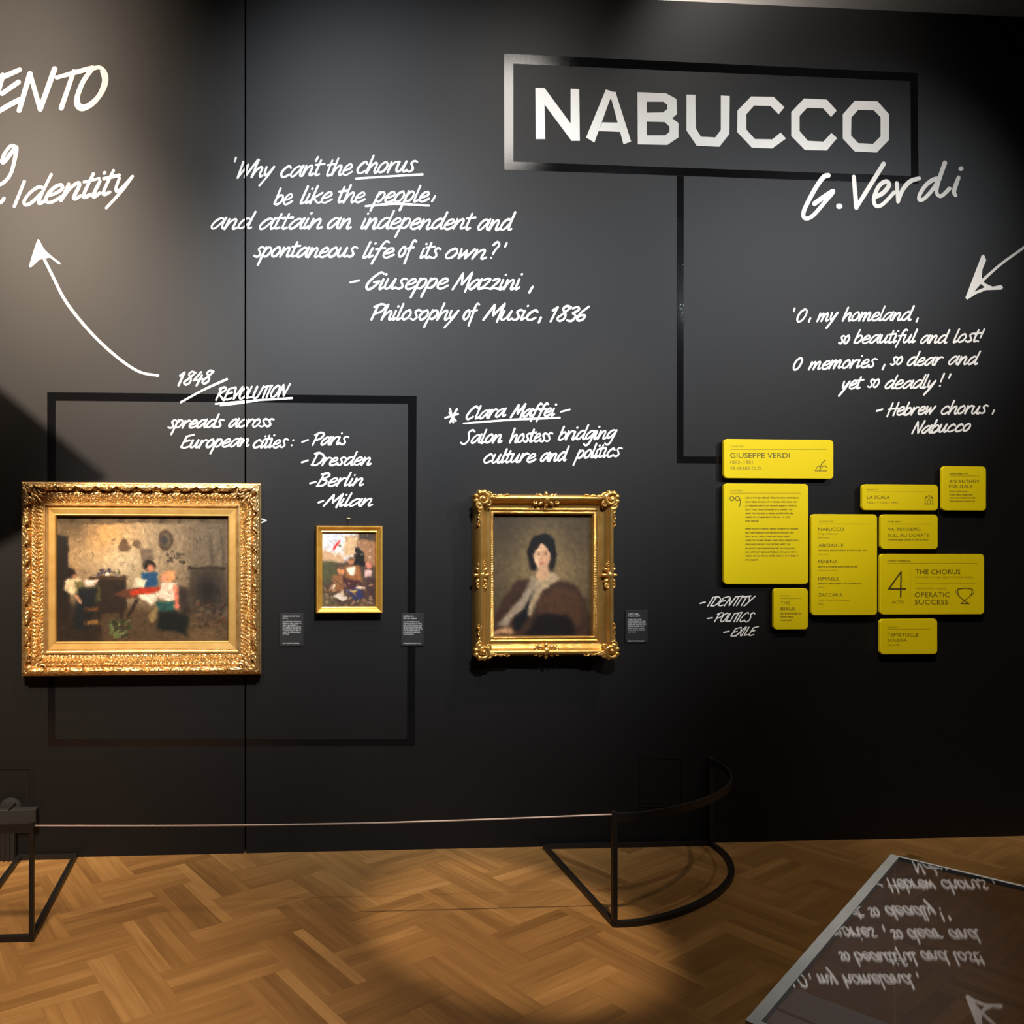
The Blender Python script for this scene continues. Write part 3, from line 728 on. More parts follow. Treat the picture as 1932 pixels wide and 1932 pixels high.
# ---- large painting on the left
def hash2(x, y): return noise.noise(Vector((x, y, 3.1)))
def big_painting():
    c, a, b = centre(39.5, 908, 493.5, 1273, 0.055)
    t = thing('framed_painting', (c.x, 0, c.z - b), 'large cottage interior painting in a wide carved gold frame, leftmost on the wall', 'painting')
    prof = dense([(0,0),(0,.045),(.005,.055),(.014,.060),(.030,.070),(.042,.066),(.050,.054),(.058,.056),(.078,.053),(.098,.043),(.106,.040),(.110,.047),(.117,.047),(.120,.038),(.126,.036),(.129,.040),(.133,.036)], .0035)
    def disp(k, s, d, length):
        if .012 < d < .054:
            ph = s / 0.105
            scal = abs(math.sin(math.pi * ph))
            edge = .024 + .024 * scal
            v = .013 if d < edge else -.012
            return v * (1 if d < .048 else .5) + .0035 * hash2(s*90, d*120)
        if .056 <= d < .104:
            leaf = math.sin(2*math.pi*(s/.024 + abs(d-.08)*26))
            return .006 * leaf * math.sin(math.pi*(d-.056)/.048) + .004 * hash2(s*130 + k*7, d*160)
        return 0.0
    f = obj('frame', frame_mesh(c, a, b, prof, disp, .0045), M['gold'], t)
    slip = obj('frame_slip', frame_mesh(c, a-.131, b-.131, [(0,.030),(0,.038),(.003,.040),(.030,.036),(.034,.038),(.038,.034),(.040,.016)]), M['goldslip'], f)
    it = []
    it += [('t', spiral(.040, .098, .066, .024, 1.6, 2.4), .0068, .003), ('t', spiral(.110, .042, .066, .027, -1.6, -1.2), .0068, .003)]
    it += [('b', (.040, .040, .066), (.022, .016, .012), .785), ('b', (.020, .026, .064), (.014, .008, .010), .9), ('b', (.028, .018, .064), (.014, .008, .010), .6)]
    for q, (u, v, l) in enumerate([(.062,.046,.024),(.074,.058,.022),(.058,.070,.024),(.080,.078,.026),(.098,.070,.018),(.066,.094,.018),(.094,.094,.016)]):
        it.append(('b', (u, v, .060), (l, .0075, .009), [.3, .6, 1.2, .785, .25, 1.35, .785][q]))
    for k in range(4): it.append(('b', (.150 + .022*k, .036 + .003*(k % 2), .066), (.012, .007, .008), .5))
    for k in range(4): it.append(('b', (.036 + .003*(k % 2), .140 + .022*k, .066), (.012, .007, .008), 1.1))
    it += [('t', [(.018 + .07*math.sin(q), .018 + .07*(1-math.cos(q))*1.0, .066) for q in [i*.16 for i in range(8)]], .004, .003)]
    for su in (1, -1):
        for sv in (1, -1):
            obj('corner_ornament', orn(it, Vector((c.x - su*a, 0, c.z - sv*b)), su, sv), M['gold'], f, True)
    ca, cb = a - .168, b - .168
    P = Paint(318, 345, 1600, 1285, 250, (122, 104, 80))
    # wall of the room, light from the upper left
    P.glow(780, 560, 420, 300, (196, 168, 124)); P.glow(700, 480, 170, 150, (214, 160, 92), .75); P.glow(830, 690, 180, 160, (206, 190, 156), .7)
    P.glow(1150, 560, 260, 220, (150, 132, 106), .6); P.glow(1480, 500, 200, 260, (92, 78, 60), .85); P.glow(420, 420, 150, 130, (92, 74, 50), .8)
    P.poly([(318,345),(1600,345),(1600,392),(318,410)], (92,76,50), 5, .8)
    for x in (420, 580, 800, 950, 1080, 1230, 1380): P.poly([(x,345),(x+50,345),(x+14,398),(x-18,398)], (64,50,32), 4, .75)
    P.poly([(318,470),(410,500),(412,1180),(318,1285)], (34,26,20), 7); P.poly([(410,480),(490,560),(500,760),(420,760)], (170,140,100), 8, .7)
    # floor and shadowed lower half
    P.poly([(318,1110),(700,1010),(1600,1080),(1600,1285),(318,1285)], (84,66,44), 18); P.poly([(318,1000),(640,980),(640,1285),(318,1285)], (40,30,22), 18, .85)
    P.glow(1420, 1230, 160, 60, (118,94,62), .7); P.poly([(1310,740),(1590,740),(1590,1080),(1300,1080)], (66,54,40), 16, .8); P.glow(1440, 900, 90, 130, (26,22,18), .95)
    P.poly([(1370,400),(1520,400),(1590,730),(1290,730)], (112,98,78), 10, .8); P.poly([(1280,722),(1590,722),(1590,744),(1280,744)], (50,38,24), 3)
    for x in (1450, 1540): P.poly([(x,500),(x+10,500),(x+26,720),(x+12,720)], (58,48,36), 3, .7)
    # things on the wall
    P.ell(1125, 520, 55, 78, (70,52,36), 4); P.ell(1125, 520, 38, 60, (112,98,74), 5, .8); P.ell(1115, 525, 22, 40, (62,58,56), 5)
    P.poly([(775,585),(820,500),(868,590),(850,622),(790,620)], (96,70,48), 4, .85); P.ell(905, 550, 34, 32, (98,76,54), 4, .8)
    P.poly([(930,585),(1035,585),(1030,690),(950,690)], (104,88,74), 5, .8)
    P.dabs(1130, 600, 1270, 690, 22, 14, [(60,50,40),(84,72,58)], .8)
    # dresser with crockery
    P.poly([(560,800),(830,795),(832,1060),(560,1080)], (46,34,24), 4); P.poly([(560,790),(835,785),(835,815),(560,820)], (74,52,32), 3)
    P.dabs(590, 740, 790, 785, 26, 18, [(74,78,40),(120,96,84),(50,44,36),(150,140,120),(92,74,90)], .8)
    P.ell(690, 775, 20, 12, (228,216,196), 2)
    # leaning figure at the left
    P.ell(425, 768, 32, 34, (30,20,16), 4); P.ell(440, 790, 18, 14, (196,136,100), 4)
    P.poly([(385,810),(480,800),(520,860),(430,930),(380,900)], (206,188,150), 6); P.poly([(440,830),(520,830),(640,880),(640,980),(480,960)], (92,88,44), 7, .8)
    P.poly([(520,820),(640,815),(600,870),(530,870)], (222,198,180), 5); P.poly([(470,880),(620,880),(560,1180),(440,1190)], (24,28,32), 10); P.poly([(440,930),(470,925),(505,985),(490,1000)], (198,150,110), 4)
    # table with red runner and two figures
    P.poly([(720,930),(900,880),(1180,885),(1080,945),(820,955)], (96,58,36), 4); P.poly([(850,905),(960,875),(1100,878),(1060,915),(880,935)], (182,58,28), 5)
    P.poly([(910,935),(1090,905),(1060,960),(1010,1010)], (226,214,190), 5)
    P.poly([(780,960),(800,960),(815,1110),(795,1110)], (44,30,20), 3); P.poly([(900,960),(930,960),(860,1110),(838,1110)], (40,28,20), 3)
    P.ell(1000, 712, 46, 38, (26,18,16), 4); P.ell(1008, 732, 28, 30, (200,132,102), 4); P.poly([(940,765),(1060,760),(1070,870),(950,880)], (34,78,112), 6); P.poly([(900,800),(980,820),(960,880),(890,880)], (220,208,180), 6)
    P.ell(1140, 800, 58, 50, (206,150,100), 5); P.ell(1110, 815, 26, 30, (214,150,116), 4); P.poly([(1100,850),(1200,850),(1225,960),(1150,990),(1070,940)], (226,200,176), 6)
    P.poly([(1180,860),(1225,900),(1225,1040),(1190,1040)], (204,118,92), 5); P.poly([(1050,975),(1190,985),(1180,1070),(1080,1060)], (40,84,78), 7); P.poly([(990,1080),(1060,1010),(1080,1100),(1020,1140)], (140,118,76), 6)
    P.poly([(1060,1060),(1180,1050),(1290,1100),(1280,1230),(1060,1190)], (16,20,16), 8); P.poly([(1225,880),(1300,880),(1310,1080),(1225,1080)], (40,30,24), 8, .8)
    # stool, basket of greens, hearth clutter
    P.poly([(520,1020),(625,1010),(625,1040),(520,1045)], (110,70,40), 3); P.poly([(520,1120),(635,1115),(635,1150),(525,1155)], (140,104,56), 4)
    for x in (525, 620): P.poly([(x,1030),(x+16,1030),(x+18,1220),(x+4,1220)], (34,24,18), 3)
    P.dabs(720, 1110, 850, 1240, 60, 20, [(72,96,50),(110,128,76),(44,60,32),(128,132,88),(50,44,30)], .6)
    P.dabs(1360, 990, 1595, 1180, 60, 17, [(100,82,60),(60,46,34),(130,106,82),(110,66,44),(44,34,26)], .5)
    P.tone = .90; P.gam = 1.14
    P.mesh('canvas', c, ca + .002, cb + .002, .018, M['paint'], t)
big_painting()

# ---- small painting
def small_painting():
    c, a, b = centre(596, 992, 721, 1157, 0.03)
    t = thing('framed_painting', (c.x, 0, c.z - b), 'small upright painting of figures under a red flag in a plain narrow gilt frame', 'painting')
    obj('frame', frame_mesh(c, a, b, [(0,.002),(0,.040),(.003,.046),(.008,.046),(.010,.044),(.026,.030),(.029,.031),(.033,.029),(.036,.018)]), M['goldp'], t)
    P = Paint(640, 320, 1262, 1165, 120, (74, 56, 42))
    P.poly([(640,320),(1060,320),(1000,640),(640,660)], (206,200,196), 14); P.glow(760, 380, 110, 70, (206,212,222), .7)
    P.poly([(900,360),(1060,350),(1030,560),(890,600)], (192,154,112), 10); P.poly([(1050,320),(1262,320),(1262,700),(1040,600)], (140,98,66), 12); P.poly([(1060,320),(1262,320),(1262,420),(1060,400)], (66,52,42), 10)
    P.poly([(660,520),(860,560),(900,660),(640,660)], (190,150,112), 12); P.poly([(640,660),(800,640),(820,900),(640,900)], (72,70,44), 16)
    P.poly([(845,395),(765,500),(780,525),(830,470)], (206,44,44), 4); P.poly([(845,470),(870,480),(800,580),(790,560)], (214,206,190), 5); P.ell(850, 480, 16, 12, (80,84,44), 3)
    P.poly([(1010,560),(1120,530),(1150,700),(1000,700)], (22,18,16), 6); P.ell(1060, 520, 42, 34, (28,22,18), 4)
    P.ell(980, 640, 44, 42, (178,112,74), 5); P.ell(985, 615, 44, 22, (112,84,56), 5); P.poly([(900,700),(1060,690),(1110,880),(930,900)], (140,88,48), 8); P.poly([(930,720),(1020,700),(1010,790),(960,790)], (220,204,176), 6)
    P.ell(860, 760, 46, 44, (196,124,76), 5); P.ell(855, 722, 44, 18, (90,68,48), 4); P.poly([(770,810),(880,790),(900,990),(720,980)], (130,84,50), 8); P.poly([(740,920),(800,915),(780,950),(730,950)], (214,190,160), 4)
    P.ell(1180, 690, 34, 38, (186,110,88), 5); P.poly([(1130,740),(1220,740),(1200,860),(1140,830)], (200,160,150), 6); P.poly([(1150,820),(1240,830),(1250,1100),(1160,1080)], (62,42,38), 10)
    P.poly([(880,820),(1080,870),(1150,1080),(950,1040)], (66,34,36), 10); P.poly([(890,960),(1060,940),(1130,1060),(1020,1090)], (44,46,82), 6); P.poly([(950,970),(1060,960),(1020,1010)], (176,146,70), 4); P.poly([(1040,920),(1150,950),(1120,975),(1030,945)], (218,186,150), 4)
    P.poly([(760,1040),(860,990),(930,1060),(860,1100)], (200,180,160), 7); P.poly([(640,1000),(760,1040),(840,1165),(640,1165)], (84,72,50), 10)
    P.dabs(660, 860, 1240, 1150, 90, 22, [(60,44,34),(150,112,76),(40,34,32),(186,150,116),(96,56,44)], .45); P.dabs(660, 340, 1240, 640, 40, 20, [(210,190,160),(170,130,96),(110,84,62)], .3)
    P.bl = 3.5; P.nb = 2600
    P.mesh('canvas', c, a - .033, b - .033, .020, M['paint'], t)
    bm = bmesh.new(); A, B = wp(657.5, 979, .012), wp(657.5, 1000, .02)
    tube(bm, [A, B], .0012); obj('hanging_wire', bm, M['steel'], t)
    bm = bmesh.new(); A = wp(657.5, 978, .010)
    tube(bm, [A + Vector((-.008, 0, .001)), A, A + Vector((.008, 0, 0))], .0018); tube(bm, [A, A + Vector((0, .0105, 0))], .0018)
    obj('hook', bm, M['brass'], t)
small_painting()

# ---- gilt portrait
def portrait():
    c, a, b = centre(902, 931, 1163, 1238, 0.085)
    c.x -= .004
    t = thing('framed_painting', (c.x, 0, c.z - b), 'upright portrait of a dark-haired woman in a deep burnished gold frame with scrolled corners', 'painting')
    prof = dense([(0,.004),(0,.050),(.004,.070),(.010,.084),(.017,.091),(.025,.092),(.031,.088),(.035,.080),(.040,.070),(.050,.060),(.062,.054),(.072,.052),(.076,.057),(.081,.057),(.084,.050),(.089,.048),(.092,.052),(.099,.050),(.102,.040),(.104,.024)], .004)
    def disp(k, s, d, length):
        if .088 < d < .101: return .0032 * math.sin(2*math.pi*s/.011)
        return .0008 * hash2(s*25 + k*9, d*60)
    f = obj('frame', frame_mesh(c, a, b, prof, disp, .0028), M['goldb'], t, True)
    H = .086
    it = [('t', spiral(.028, .028, H + .004, .036, 1.4, 3.9, 28), .0115, .006), ('t', spiral(.056, .012, H, .022, -1.5, .8, 20), .008, .004), ('t', spiral(.012, .056, H, .022, 1.5, .8, 20), .008, .004),
          ('t', spiral(.056, .050, H - .004, .018, 1.3, 4.2, 18), .0075, .004), ('b', (.028, .028, H + .012), (.015, .012, .014), .785)]
    for q in range(6):
        an = math.pi*.66 + q*math.pi*1.18/5
        it.append(('b', (.026 + .034*math.cos(an), .026 + .034*math.sin(an), H - .002), (.016, .0135, .015), an))
    for q in range(6): # leafy tails running along both sides
        it.append(('b', (.078 + .017*q, .010 - .001*q, H - .001*q), (.0125, .0065*(1-.08*q), .009), .55 if q % 2 else -.35))
        it.append(('b', (.010 - .001*q, .078 + .017*q, H - .001*q), (.0125, .0065*(1-.08*q), .009), 1.02 if q % 2 else 1.95))
    it += [('t', [(.060 + .018*k, .014 + .006*math.sin(k*1.4), H + .003) for k in range(7)], .005, .002), ('t', [(.014 + .006*math.sin(k*1.4), .060 + .018*k, H + .003) for k in range(7)], .005, .002)]
    for su in (1, -1):
        for sv in (1, -1):
            obj('corner_ornament', orn(it, Vector((c.x - su*a, 0, c.z - sv*b)), su, sv), M['goldb'], f, True)
    def mid(o, ru):
        i2 = [('b', (0, 0, H - .008), (.020, .024, .016), 0)]
        L_ = ru[0] > ru[1]
        for q in range(8):
            an = q*math.pi/4
            i2.append(('b', (.032*math.cos(an)*ru[0], .032*math.sin(an)*ru[1], H - .013), (.017, .010, .011), an))
        for s in (1, -1):
            for w_ in (1, -1):
                u_, v_ = s*.056, w_*.014
                if not L_: u_, v_ = v_, u_
                i2.append(('t', spiral(u_, v_, H - .010, .014, s*w_*1.2, 1.5, 14), .006, .003))
            i2.append(('b', (s*.082, .0, H - .008) if L_ else (0, s*.082, H - .008), (.016, .007, .009), 0 if L_ else 1.57))
        obj('centre_ornament', orn(i2, o, 1, 1), M['goldb'], f, True)
    mid(Vector((c.x, 0, c.z + b - .028)), (1.25, .85)); mid(Vector((c.x, 0, c.z - b + .028)), (1.25, .85))
    mid(Vector((c.x - a + .026, 0, c.z)), (.85, 1.25)); mid(Vector((c.x + a - .026, 0, c.z)), (.85, 1.25))
    P = Paint(368, 755, 948, 1455, 150, (86, 72, 52))
    P.glow(690, 1060, 260, 260, (152, 130, 92), .9); P.glow(400, 800, 150, 200, (74, 62, 46), .8); P.glow(900, 850, 150, 180, (84, 70, 52), .6)
    # cloak, dress, collar of a plain seated sitter
    P.poly([(380,1340),(430,1230),(520,1140),(600,1125),(760,1130),(850,1160),(925,1250),(948,1455),(368,1455)], (72,50,38), 7)
    P.poly([(640,1250),(740,1170),(850,1190),(910,1290),(880,1400),(640,1320)], (98,68,46), 12, .7); P.poly([(640,1330),(800,1330),(870,1455),(560,1455)], (28,20,18), 10)
    P.poly([(560,1190),(640,1190),(600,1300),(530,1420),(480,1420)], (26,24,26), 6)
    P.poly([(590,1120),(730,1080),(765,1130),(660,1190),(600,1330),(570,1330),(600,1200)], (178,156,124), 7); P.poly([(600,1100),(560,1180),(470,1310),(390,1390),(440,1405),(560,1280),(620,1180)], (160,142,120), 8)
    P.poly([(375,1425),(470,1395),(500,1440),(380,1450)], (190,150,112), 7); P.ell(905, 1225, 12, 16, (120,110,98), 6, .6)
    # head: plain parted hair, simple oval face
    P.ell(655, 960, 82, 96, (24,20,20), 5); P.poly([(575,960),(735,960),(728,1075),(585,1075)], (26,22,22), 8); P.poly([(630,1040),(695,1040),(705,1120),(620,1120)], (204,164,128), 6)
    P.ell(655, 995, 50, 72, (220,180,144), 5); P.ell(672, 1010, 30, 52, (204,156,122), 10, .6); P.poly([(655,905),(600,950),(598,985),(640,935)], (26,22,22), 4); P.poly([(655,905),(712,950),(714,985),(672,935)], (26,22,22), 4)
    for x in (635, 678): P.ell(x, 985, 9, 4, (60,42,36), 2, .8); P.ell(x, 973, 12, 3, (90,62,48), 2, .6)
    P.poly([(652,985),(660,985),(664,1020),(650,1022)], (196,148,118), 3, .7); P.ell(656, 1038, 14, 5, (176,84,74), 2, .85)
    P.tone = .90; P.gam = 1.22; P.amp = .05; P.nb = 3500; P.bl = 4
    P.mesh('canvas', c, a - .102, b - .102, .028, M['paint'], t)
portrait()

# ---------------------------------------------------------------- printed text helpers
def pquad(bm, x0, y0, x1, y1, p):
    quad(bm, (x0, y0), (x1, y0), (x1, y1), (x0, y1), p)
FONTCACHE = {}
def font_text(bm, s, x0, x1, base, h, p):
    "set a printed line between two pixel columns on the plane p"
    cu = bpy.data.curves.new('txt', 'FONT'); cu.body = s; cu.resolution_u = 3; cu.offset = 0.0
    o = bpy.data.objects.new('txt', cu); S.collection.objects.link(o)
    dg = bpy.context.evaluated_depsgraph_get()
    me = bpy.data.meshes.new_from_object(o.evaluated_get(dg))
    bpy.data.objects.remove(o, do_unlink=True); bpy.data.curves.remove(cu)
    xs = [v.co.x for v in me.vertices]; lo, hi = min(xs), max(xs)
    cap = 0.729
    vs = [bm.verts.new(wp(x0 + (v.co.x - lo) / (hi - lo) * (x1 - x0), base - v.co.y / cap * h, p)) for v in me.vertices]
    for f in me.polygons:
        try: bm.faces.new([vs[i] for i in f.vertices])
        except ValueError: pass
    bpy.data.meshes.remove(me)
PR = random.Random(21)
def fine_print(bm, x0, x1, yc, h, p):
    "print too small to read in the photograph: letter-like ticks grouped into words"
    x = x0; wl = PR.randint(3, 8); t = h * 0.24
    while x < x1 - h * .3:
        lw = h * PR.uniform(.45, .7)
        if wl == 0:
            x += h * .42; wl = PR.randint(2, 9); continue
        up = h * (.35 if PR.random() < .25 else 0)
        pquad(bm, x, yc - h/2 - up, x + t, yc + h/2, p)
        k = PR.random()
        if k < .45: pquad(bm, x, yc - h/2, x + lw*.9, yc - h/2 + t, p)
        if k > .25: pquad(bm, x + lw*.9 - t, yc - h/2, x + lw*.9, yc + h/2, p)
        if k > .6: pquad(bm, x, yc + h/2 - t, x + lw*.9, yc + h/2, p)
        x += lw * 1.18; wl -= 1
def pstroke(bm, pts, wd, p):
    ribbon(bm, pts, wd, p)

# ---------------------------------------------------------------- yellow cards
def rounded(bm, x0, y0, x1, y1, r, p0, p1):
    A, B = wp(x0, y0, p1), wp(x1, y1, p1)
    rr = r * (wp(x0+1, y0, p1) - A).length
    loop = []
    for cx, cz, a0 in ((B.x-rr, A.z-rr, 0), (A.x+rr, A.z-rr, 90), (A.x+rr, B.z+rr, 180), (B.x-rr, B.z+rr, 270)):
        for k in range(6):
            an = R(a0 + 18*k); loop.append((cx + rr*math.cos(an), cz + rr*math.sin(an)))
    e = .0018
    cx, cz = (A.x+B.x)/2, (A.z+B.z)/2
    def ring(y, s):
        return [bm.verts.new((x - s*(1 if x > cx else -1), -y, z - s*(1 if z > cz else -1))) for x, z in loop]
    rs = [ring(p0, 0), ring(p1 - e, 0), ring(p1 - e*.3, e*.3), ring(p1, e)]
    n = len(loop)
    for a, b in zip(rs, rs[1:]):
        for j in range(n): bm.faces.new((a[j], a[(j+1) % n], b[(j+1) % n], b[j]))
    bm.faces.new(rs[-1]); bm.faces.new(rs[0][::-1])
    bmesh.ops.recalc_face_normals(bm, faces=bm.faces)
CP0, CP1, CPT = .016, .028, .0283
def card(rect, label, heads=(), small=(), fine=(), rules=(), icon=None):
    x0, y0, x1, y1 = rect
    t = thing('info_card', wp((x0+x1)/2, y1), label, 'card', 'yellow information cards')
    bm = bmesh.new(); rounded(bm, x0, y0, x1, y1, 6.5, CP0, CP1); obj('panel', bm, M['yellow'], t)
    bm = bmesh.new()
    q0, q1 = wp(x0 + (x1-x0)*.3, y0 + (y1-y0)*.3, .01), wp(x0 + (x1-x0)*.7, y0 + (y1-y0)*.7, .01)
    box(bm, (q0.x, 0, q1.z), (q1.x, -CP0, q0.z))                   # block that holds the card off the wall
    obj('standoff', bm, M['box'], t)
    for a in heads:
        bm = bmesh.new(); font_text(bm, *a, p=CPT); face_out(bm); obj('heading_text', bm, M['ink'], t)
    for a in small:
        bm = bmesh.new(); font_text(bm, *a, p=CPT); face_out(bm); obj('small_text', bm, M['inkl'], t)
    if fine:
        bm = bmesh.new()
        for a in fine: fine_print(bm, *a, p=CPT)
        face_out(bm); tag(obj('fine_print', bm, M['inkl'], t), kind='stuff')
    for a in rules:
        bm = bmesh.new(); pquad(bm, *a, p=CPT); face_out(bm); obj('rule', bm, M['inkl'], t)
    if icon:
        bm = bmesh.new()
        for pts, wd in icon: pstroke(bm, pts, wd, CPT)
        face_out(bm); obj('icon', bm, M['ink'], t)
    return t
def circ(cx, cy, rx, ry, a0=0, a1=360, n=16): return [(cx + rx*math.cos(R(a0+(a1-a0)*i/n)), cy + ry*math.sin(R(a0+(a1-a0)*i/n))) for i in range(n+1)]
k1 = lambda pts: zz(1350, 815, 8.05, pts)
card((1366, 828, 1572.5, 903.5), 'topmost wide yellow card, with a name heading and a writing-hand icon',
     [('GIUSEPPE VERDI', 1377.6, 1490, 864, 10)], [('COMPOSER', 1378.5, 1403, 844, 3.3), ('1813–1901', 1378, 1420, 875, 6.3), ('28 YEARS OLD', 1378, 1436, 886.5, 6.3)], (),
     [(1378, 848, 1561, 848.6)],
     [(k1([(1668,425),(1620,470),(1585,545)]), 1.4), (k1([(1510,588),(1690,588)]), 1.0), (k1([(1515,585),(1560,510),(1600,545),(1580,585)]), 1.1), (k1([(1600,545),(1650,510),(1695,535)]), 1.1)])
k2 = lambda pts: zz(1355, 900, 9.2, pts)
ends = [1405,1375,1365,1280,1300,1250,700,1385,1315,1240,1405,1255,1335,1380,1410,690]
ycs = [362,432,498,565,632,697,768,898,967,1034,1101,1167,1240,1305,1371,1440]
card((1366, 912, 1525, 1102), 'tallest yellow card, filled with two paragraphs of small print',
     (), [('SYNOPSIS', 1377.5, 1400, 927, 3)], [(1406.5, 1355 + e/9.2, 900 + y/9.2, 2.6) for e, y in zip(ends, ycs)],
     [(1378, 930.1, 1511, 930.7)],
     [(k2(circ(238, 372, 36, 36)), 1.1), (k2(circ(335, 372, 36, 36, 200, -170)), 1.1), (k2([(372,372),(390,430),(370,515)]), 1.2), (k2([(274,365),(300,372)]), 1.0)])
card((1460, 1110, 1524.5, 1187.5), 'small yellow card with the heading THE BIBLE, beside the handwritten capitals',
     [('THE', 1473, 1490, 1140.3, 6), ('BIBLE', 1473, 1500, 1151.2, 6.3)], [('SOURCE', 1472, 1491, 1125.4, 2.6)],
     [(1473, 1511, 1158, 2.4), (1473, 1498.5, 1164, 2.4), (1473, 1494, 1170.5, 2.4)], [(1472, 1129.2, 1511, 1129.8)])
k4 = lambda x: 1520 + x/9.2
card((1531, 970, 1655, 1160.5), 'tall yellow card listing five characters, each name above two lines of small print',
     [('NABUCCO', 1544, k4(665), 1001.5, 6.6), ('ABIGAILLE', 1544, k4(655), 1032, 6.4), ('FENENA', 1544, k4(550), 1062.3, 6.4), ('ISMAELE', 1544, k4(580), 1094.7, 6.4), ('ZACCARIA', 1544, k4(645), 1125.3, 6.4)],
     [('CHARACTERS', 1545, 1573, 985.5, 3), ('King of Babylon', 1544, k4(560), 1008.5, 3), ('baritone', 1544, k4(410), 1015.8, 3), ('soprano', 1544, k4(400), 1047, 3), ('mezzo-soprano', 1544, k4(555), 1077.5, 3), ('tenor', 1544, k4(335), 1109.3, 3),
      ('High Priest of Jerusalem', 1544, k4(770), 1133.5, 3), ('bass', 1544, k4(305), 1140.5, 3)],
     [(1544, k4(1065), 1038.7, 2.6), (1544, k4(905), 1069.2, 2.6), (1544, k4(960), 1101, 2.6)], [(1544, 988.2, 1644, 988.8)])
k5 = lambda pts: zz(1610, 870, 7.156, pts)
card((1627, 913.5, 1770, 963), 'wide low yellow card with the heading LA SCALA and a building icon',
     [('LA SCALA', 1636, 1679, 941.2, 7)], [('PREMIERE', 1636, 1657, 925.2, 2.6), ('Milan, 9 March 1842', 1636, 1694.5, 949.7, 3.7)], (), [(1635, 927.7, 1760, 928.3)],
     [(k5([(955,575),(1085,575)]), 1.1), (k5([(970,575),(970,490),(1020,462),(1072,490),(1072,575)]), 1.1), (k5([(970,495),(1072,495)]), .9), (k5([(1000,572),(1000,530),(1020,512),(1042,530),(1042,572)]), .9)])
card((1778, 879.5, 1860.5, 963.5), 'small square yellow card with the heading AN ANTHEM FOR ITALY, farthest right',
     [('AN ANTHEM', 1791, 1846.5, 911.2, 6.3), ('FOR ITALY', 1790.5, 1835, 920.8, 6.1)], (),
     [(1791.6, 1827, 894, 2.4), (1791.6, 1826.5, 927.6, 2.4), (1791.6, 1835.7, 933.6, 2.4), (1791.6, 1840, 939.5, 2.4), (1791.6, 1839, 945.7, 2.4)], [(1791, 897.7, 1848, 898.3)])
card((1662, 970.5, 1769.5, 1036), 'yellow card with the heading VA, PENSIERO, directly below the building-icon card',
     [('VA, PENSIERO,', 1675, 1738.6, 1001.4, 6.3), ('SULL\u2019ALI DORATE', 1675, 1753, 1012.6, 6.3)], (),
     [(1675, 1699, 984.5, 2.4), (1675, 1754.5, 1018.4, 2.6)], [(1675, 988.5, 1758, 989.1)])
k8 = lambda pts: zz(1650, 1035, 8.78, pts)
card((1661, 1045, 1857, 1159), 'wide yellow card with a big thin numeral 4 and a trophy icon',
     [('ACTS', 1682, 1704.7, 1138.6, 5.7), ('THE CHORUS', 1727, 1812, 1083.4, 9.6), ('OPERATIC', 1725.8, 1791.3, 1126.7, 9.6), ('SUCCESS', 1725.8, 1789, 1140.5, 9.6)],
     [('IS PLACED AT THE HEART OF THE OPERA', 1726.5, 1836.5, 1091, 3.6), ("VERDI'S FIRST MAJOR", 1726.5, 1785.5, 1112, 3.4)], [(1674.5, 1719.5, 1058.4, 2.8)],
     [(1674, 1062.4, 1844, 1063), (1717, 1076, 1717.5, 1142), (1727, 1099.8, 1843, 1100.4)],
     [(k8([(440,385),(235,668),(235,668),(512,668)]), 3.0), (k8([(440,385),(433,795)]), 3.2),
      (smooth(k8([(1375,672),(1500,655),(1622,672)])), 1.3), (smooth(k8([(1375,672),(1400,780),(1490,858)])), 1.3), (smooth(k8([(1622,672),(1590,780),(1490,858)])), 1.3),
      (smooth(k8([(1375,680),(1345,700),(1365,750),(1405,785)])), 1.0), (smooth(k8([(1622,680),(1650,700),(1630,750),(1585,785)])), 1.0), (smooth(k8([(1490,855),(1460,890),(1425,912),(1425,912),(1565,912),(1565,912),(1525,890),(1490,855)])), 1.4)])
card((1661, 1168, 1768.5, 1234), 'lowest yellow card, with a two-line name heading, under the numeral card',
     [('TEMISTOCLE', 1674.5, 1733, 1200.8, 6.8), ('SOLERA', 1674.5, 1711, 1210.5, 5.9), ('1815–78', 1674.5, 1697, 1218.5, 3.5)], [('LIBRETTO', 1674.5, 1695, 1185, 2.6)], (), [(1674, 1186.8, 1755, 1187.4)])

# ---------------------------------------------------------------- black picture labels
def wall_label(x0, y0, x1, y1, label, tx, rows):
    t = thing('picture_label', wp((x0+x1)/2, y1), label, 'label', 'black picture labels')
    A, B = wp(x0, y0, .006), wp(x1, y1, .006)
    bm = bmesh.new(); box(bm, (A.x, -.0005, B.z), (B.x, -.006, A.z)); bevel(bm, .0006, 1); obj('board', bm, M['label'], t)
    bm = bmesh.new()
    for r0, r1, y, h in rows: fine_print(bm, r0, r1, y, h, .0063)
    face_out(bm); tag(obj('label_text', bm, M['labeltxt'], t), kind='stuff')
def rows(ox, oy, ends):
    r = [(ox, ox+ends[0], oy, 2.4), (ox, ox+ends[1], oy+3.9, 2.4)]
    for i, e in enumerate(ends[2:-1]): r.append((ox, ox+e, oy + 10.2 + 3.35*i, 1.9))
    r.append((ox, ox+ends[-1], oy + 51, 2.2)); return r
wall_label(527, 1157.5, 572.5, 1219, 'black label card left of and below the small framed painting', 533.5, rows(533.5, 1162.8, [31,10,35,35,29,35,34,35,35,12,33]))
wall_label(756.5, 1157, 799.5, 1218.5, 'black label card on the right-hand bar of the black rectangle outline', 761, rows(761, 1163, [20,26,30,35,35,34,35,31,32,20,34]))
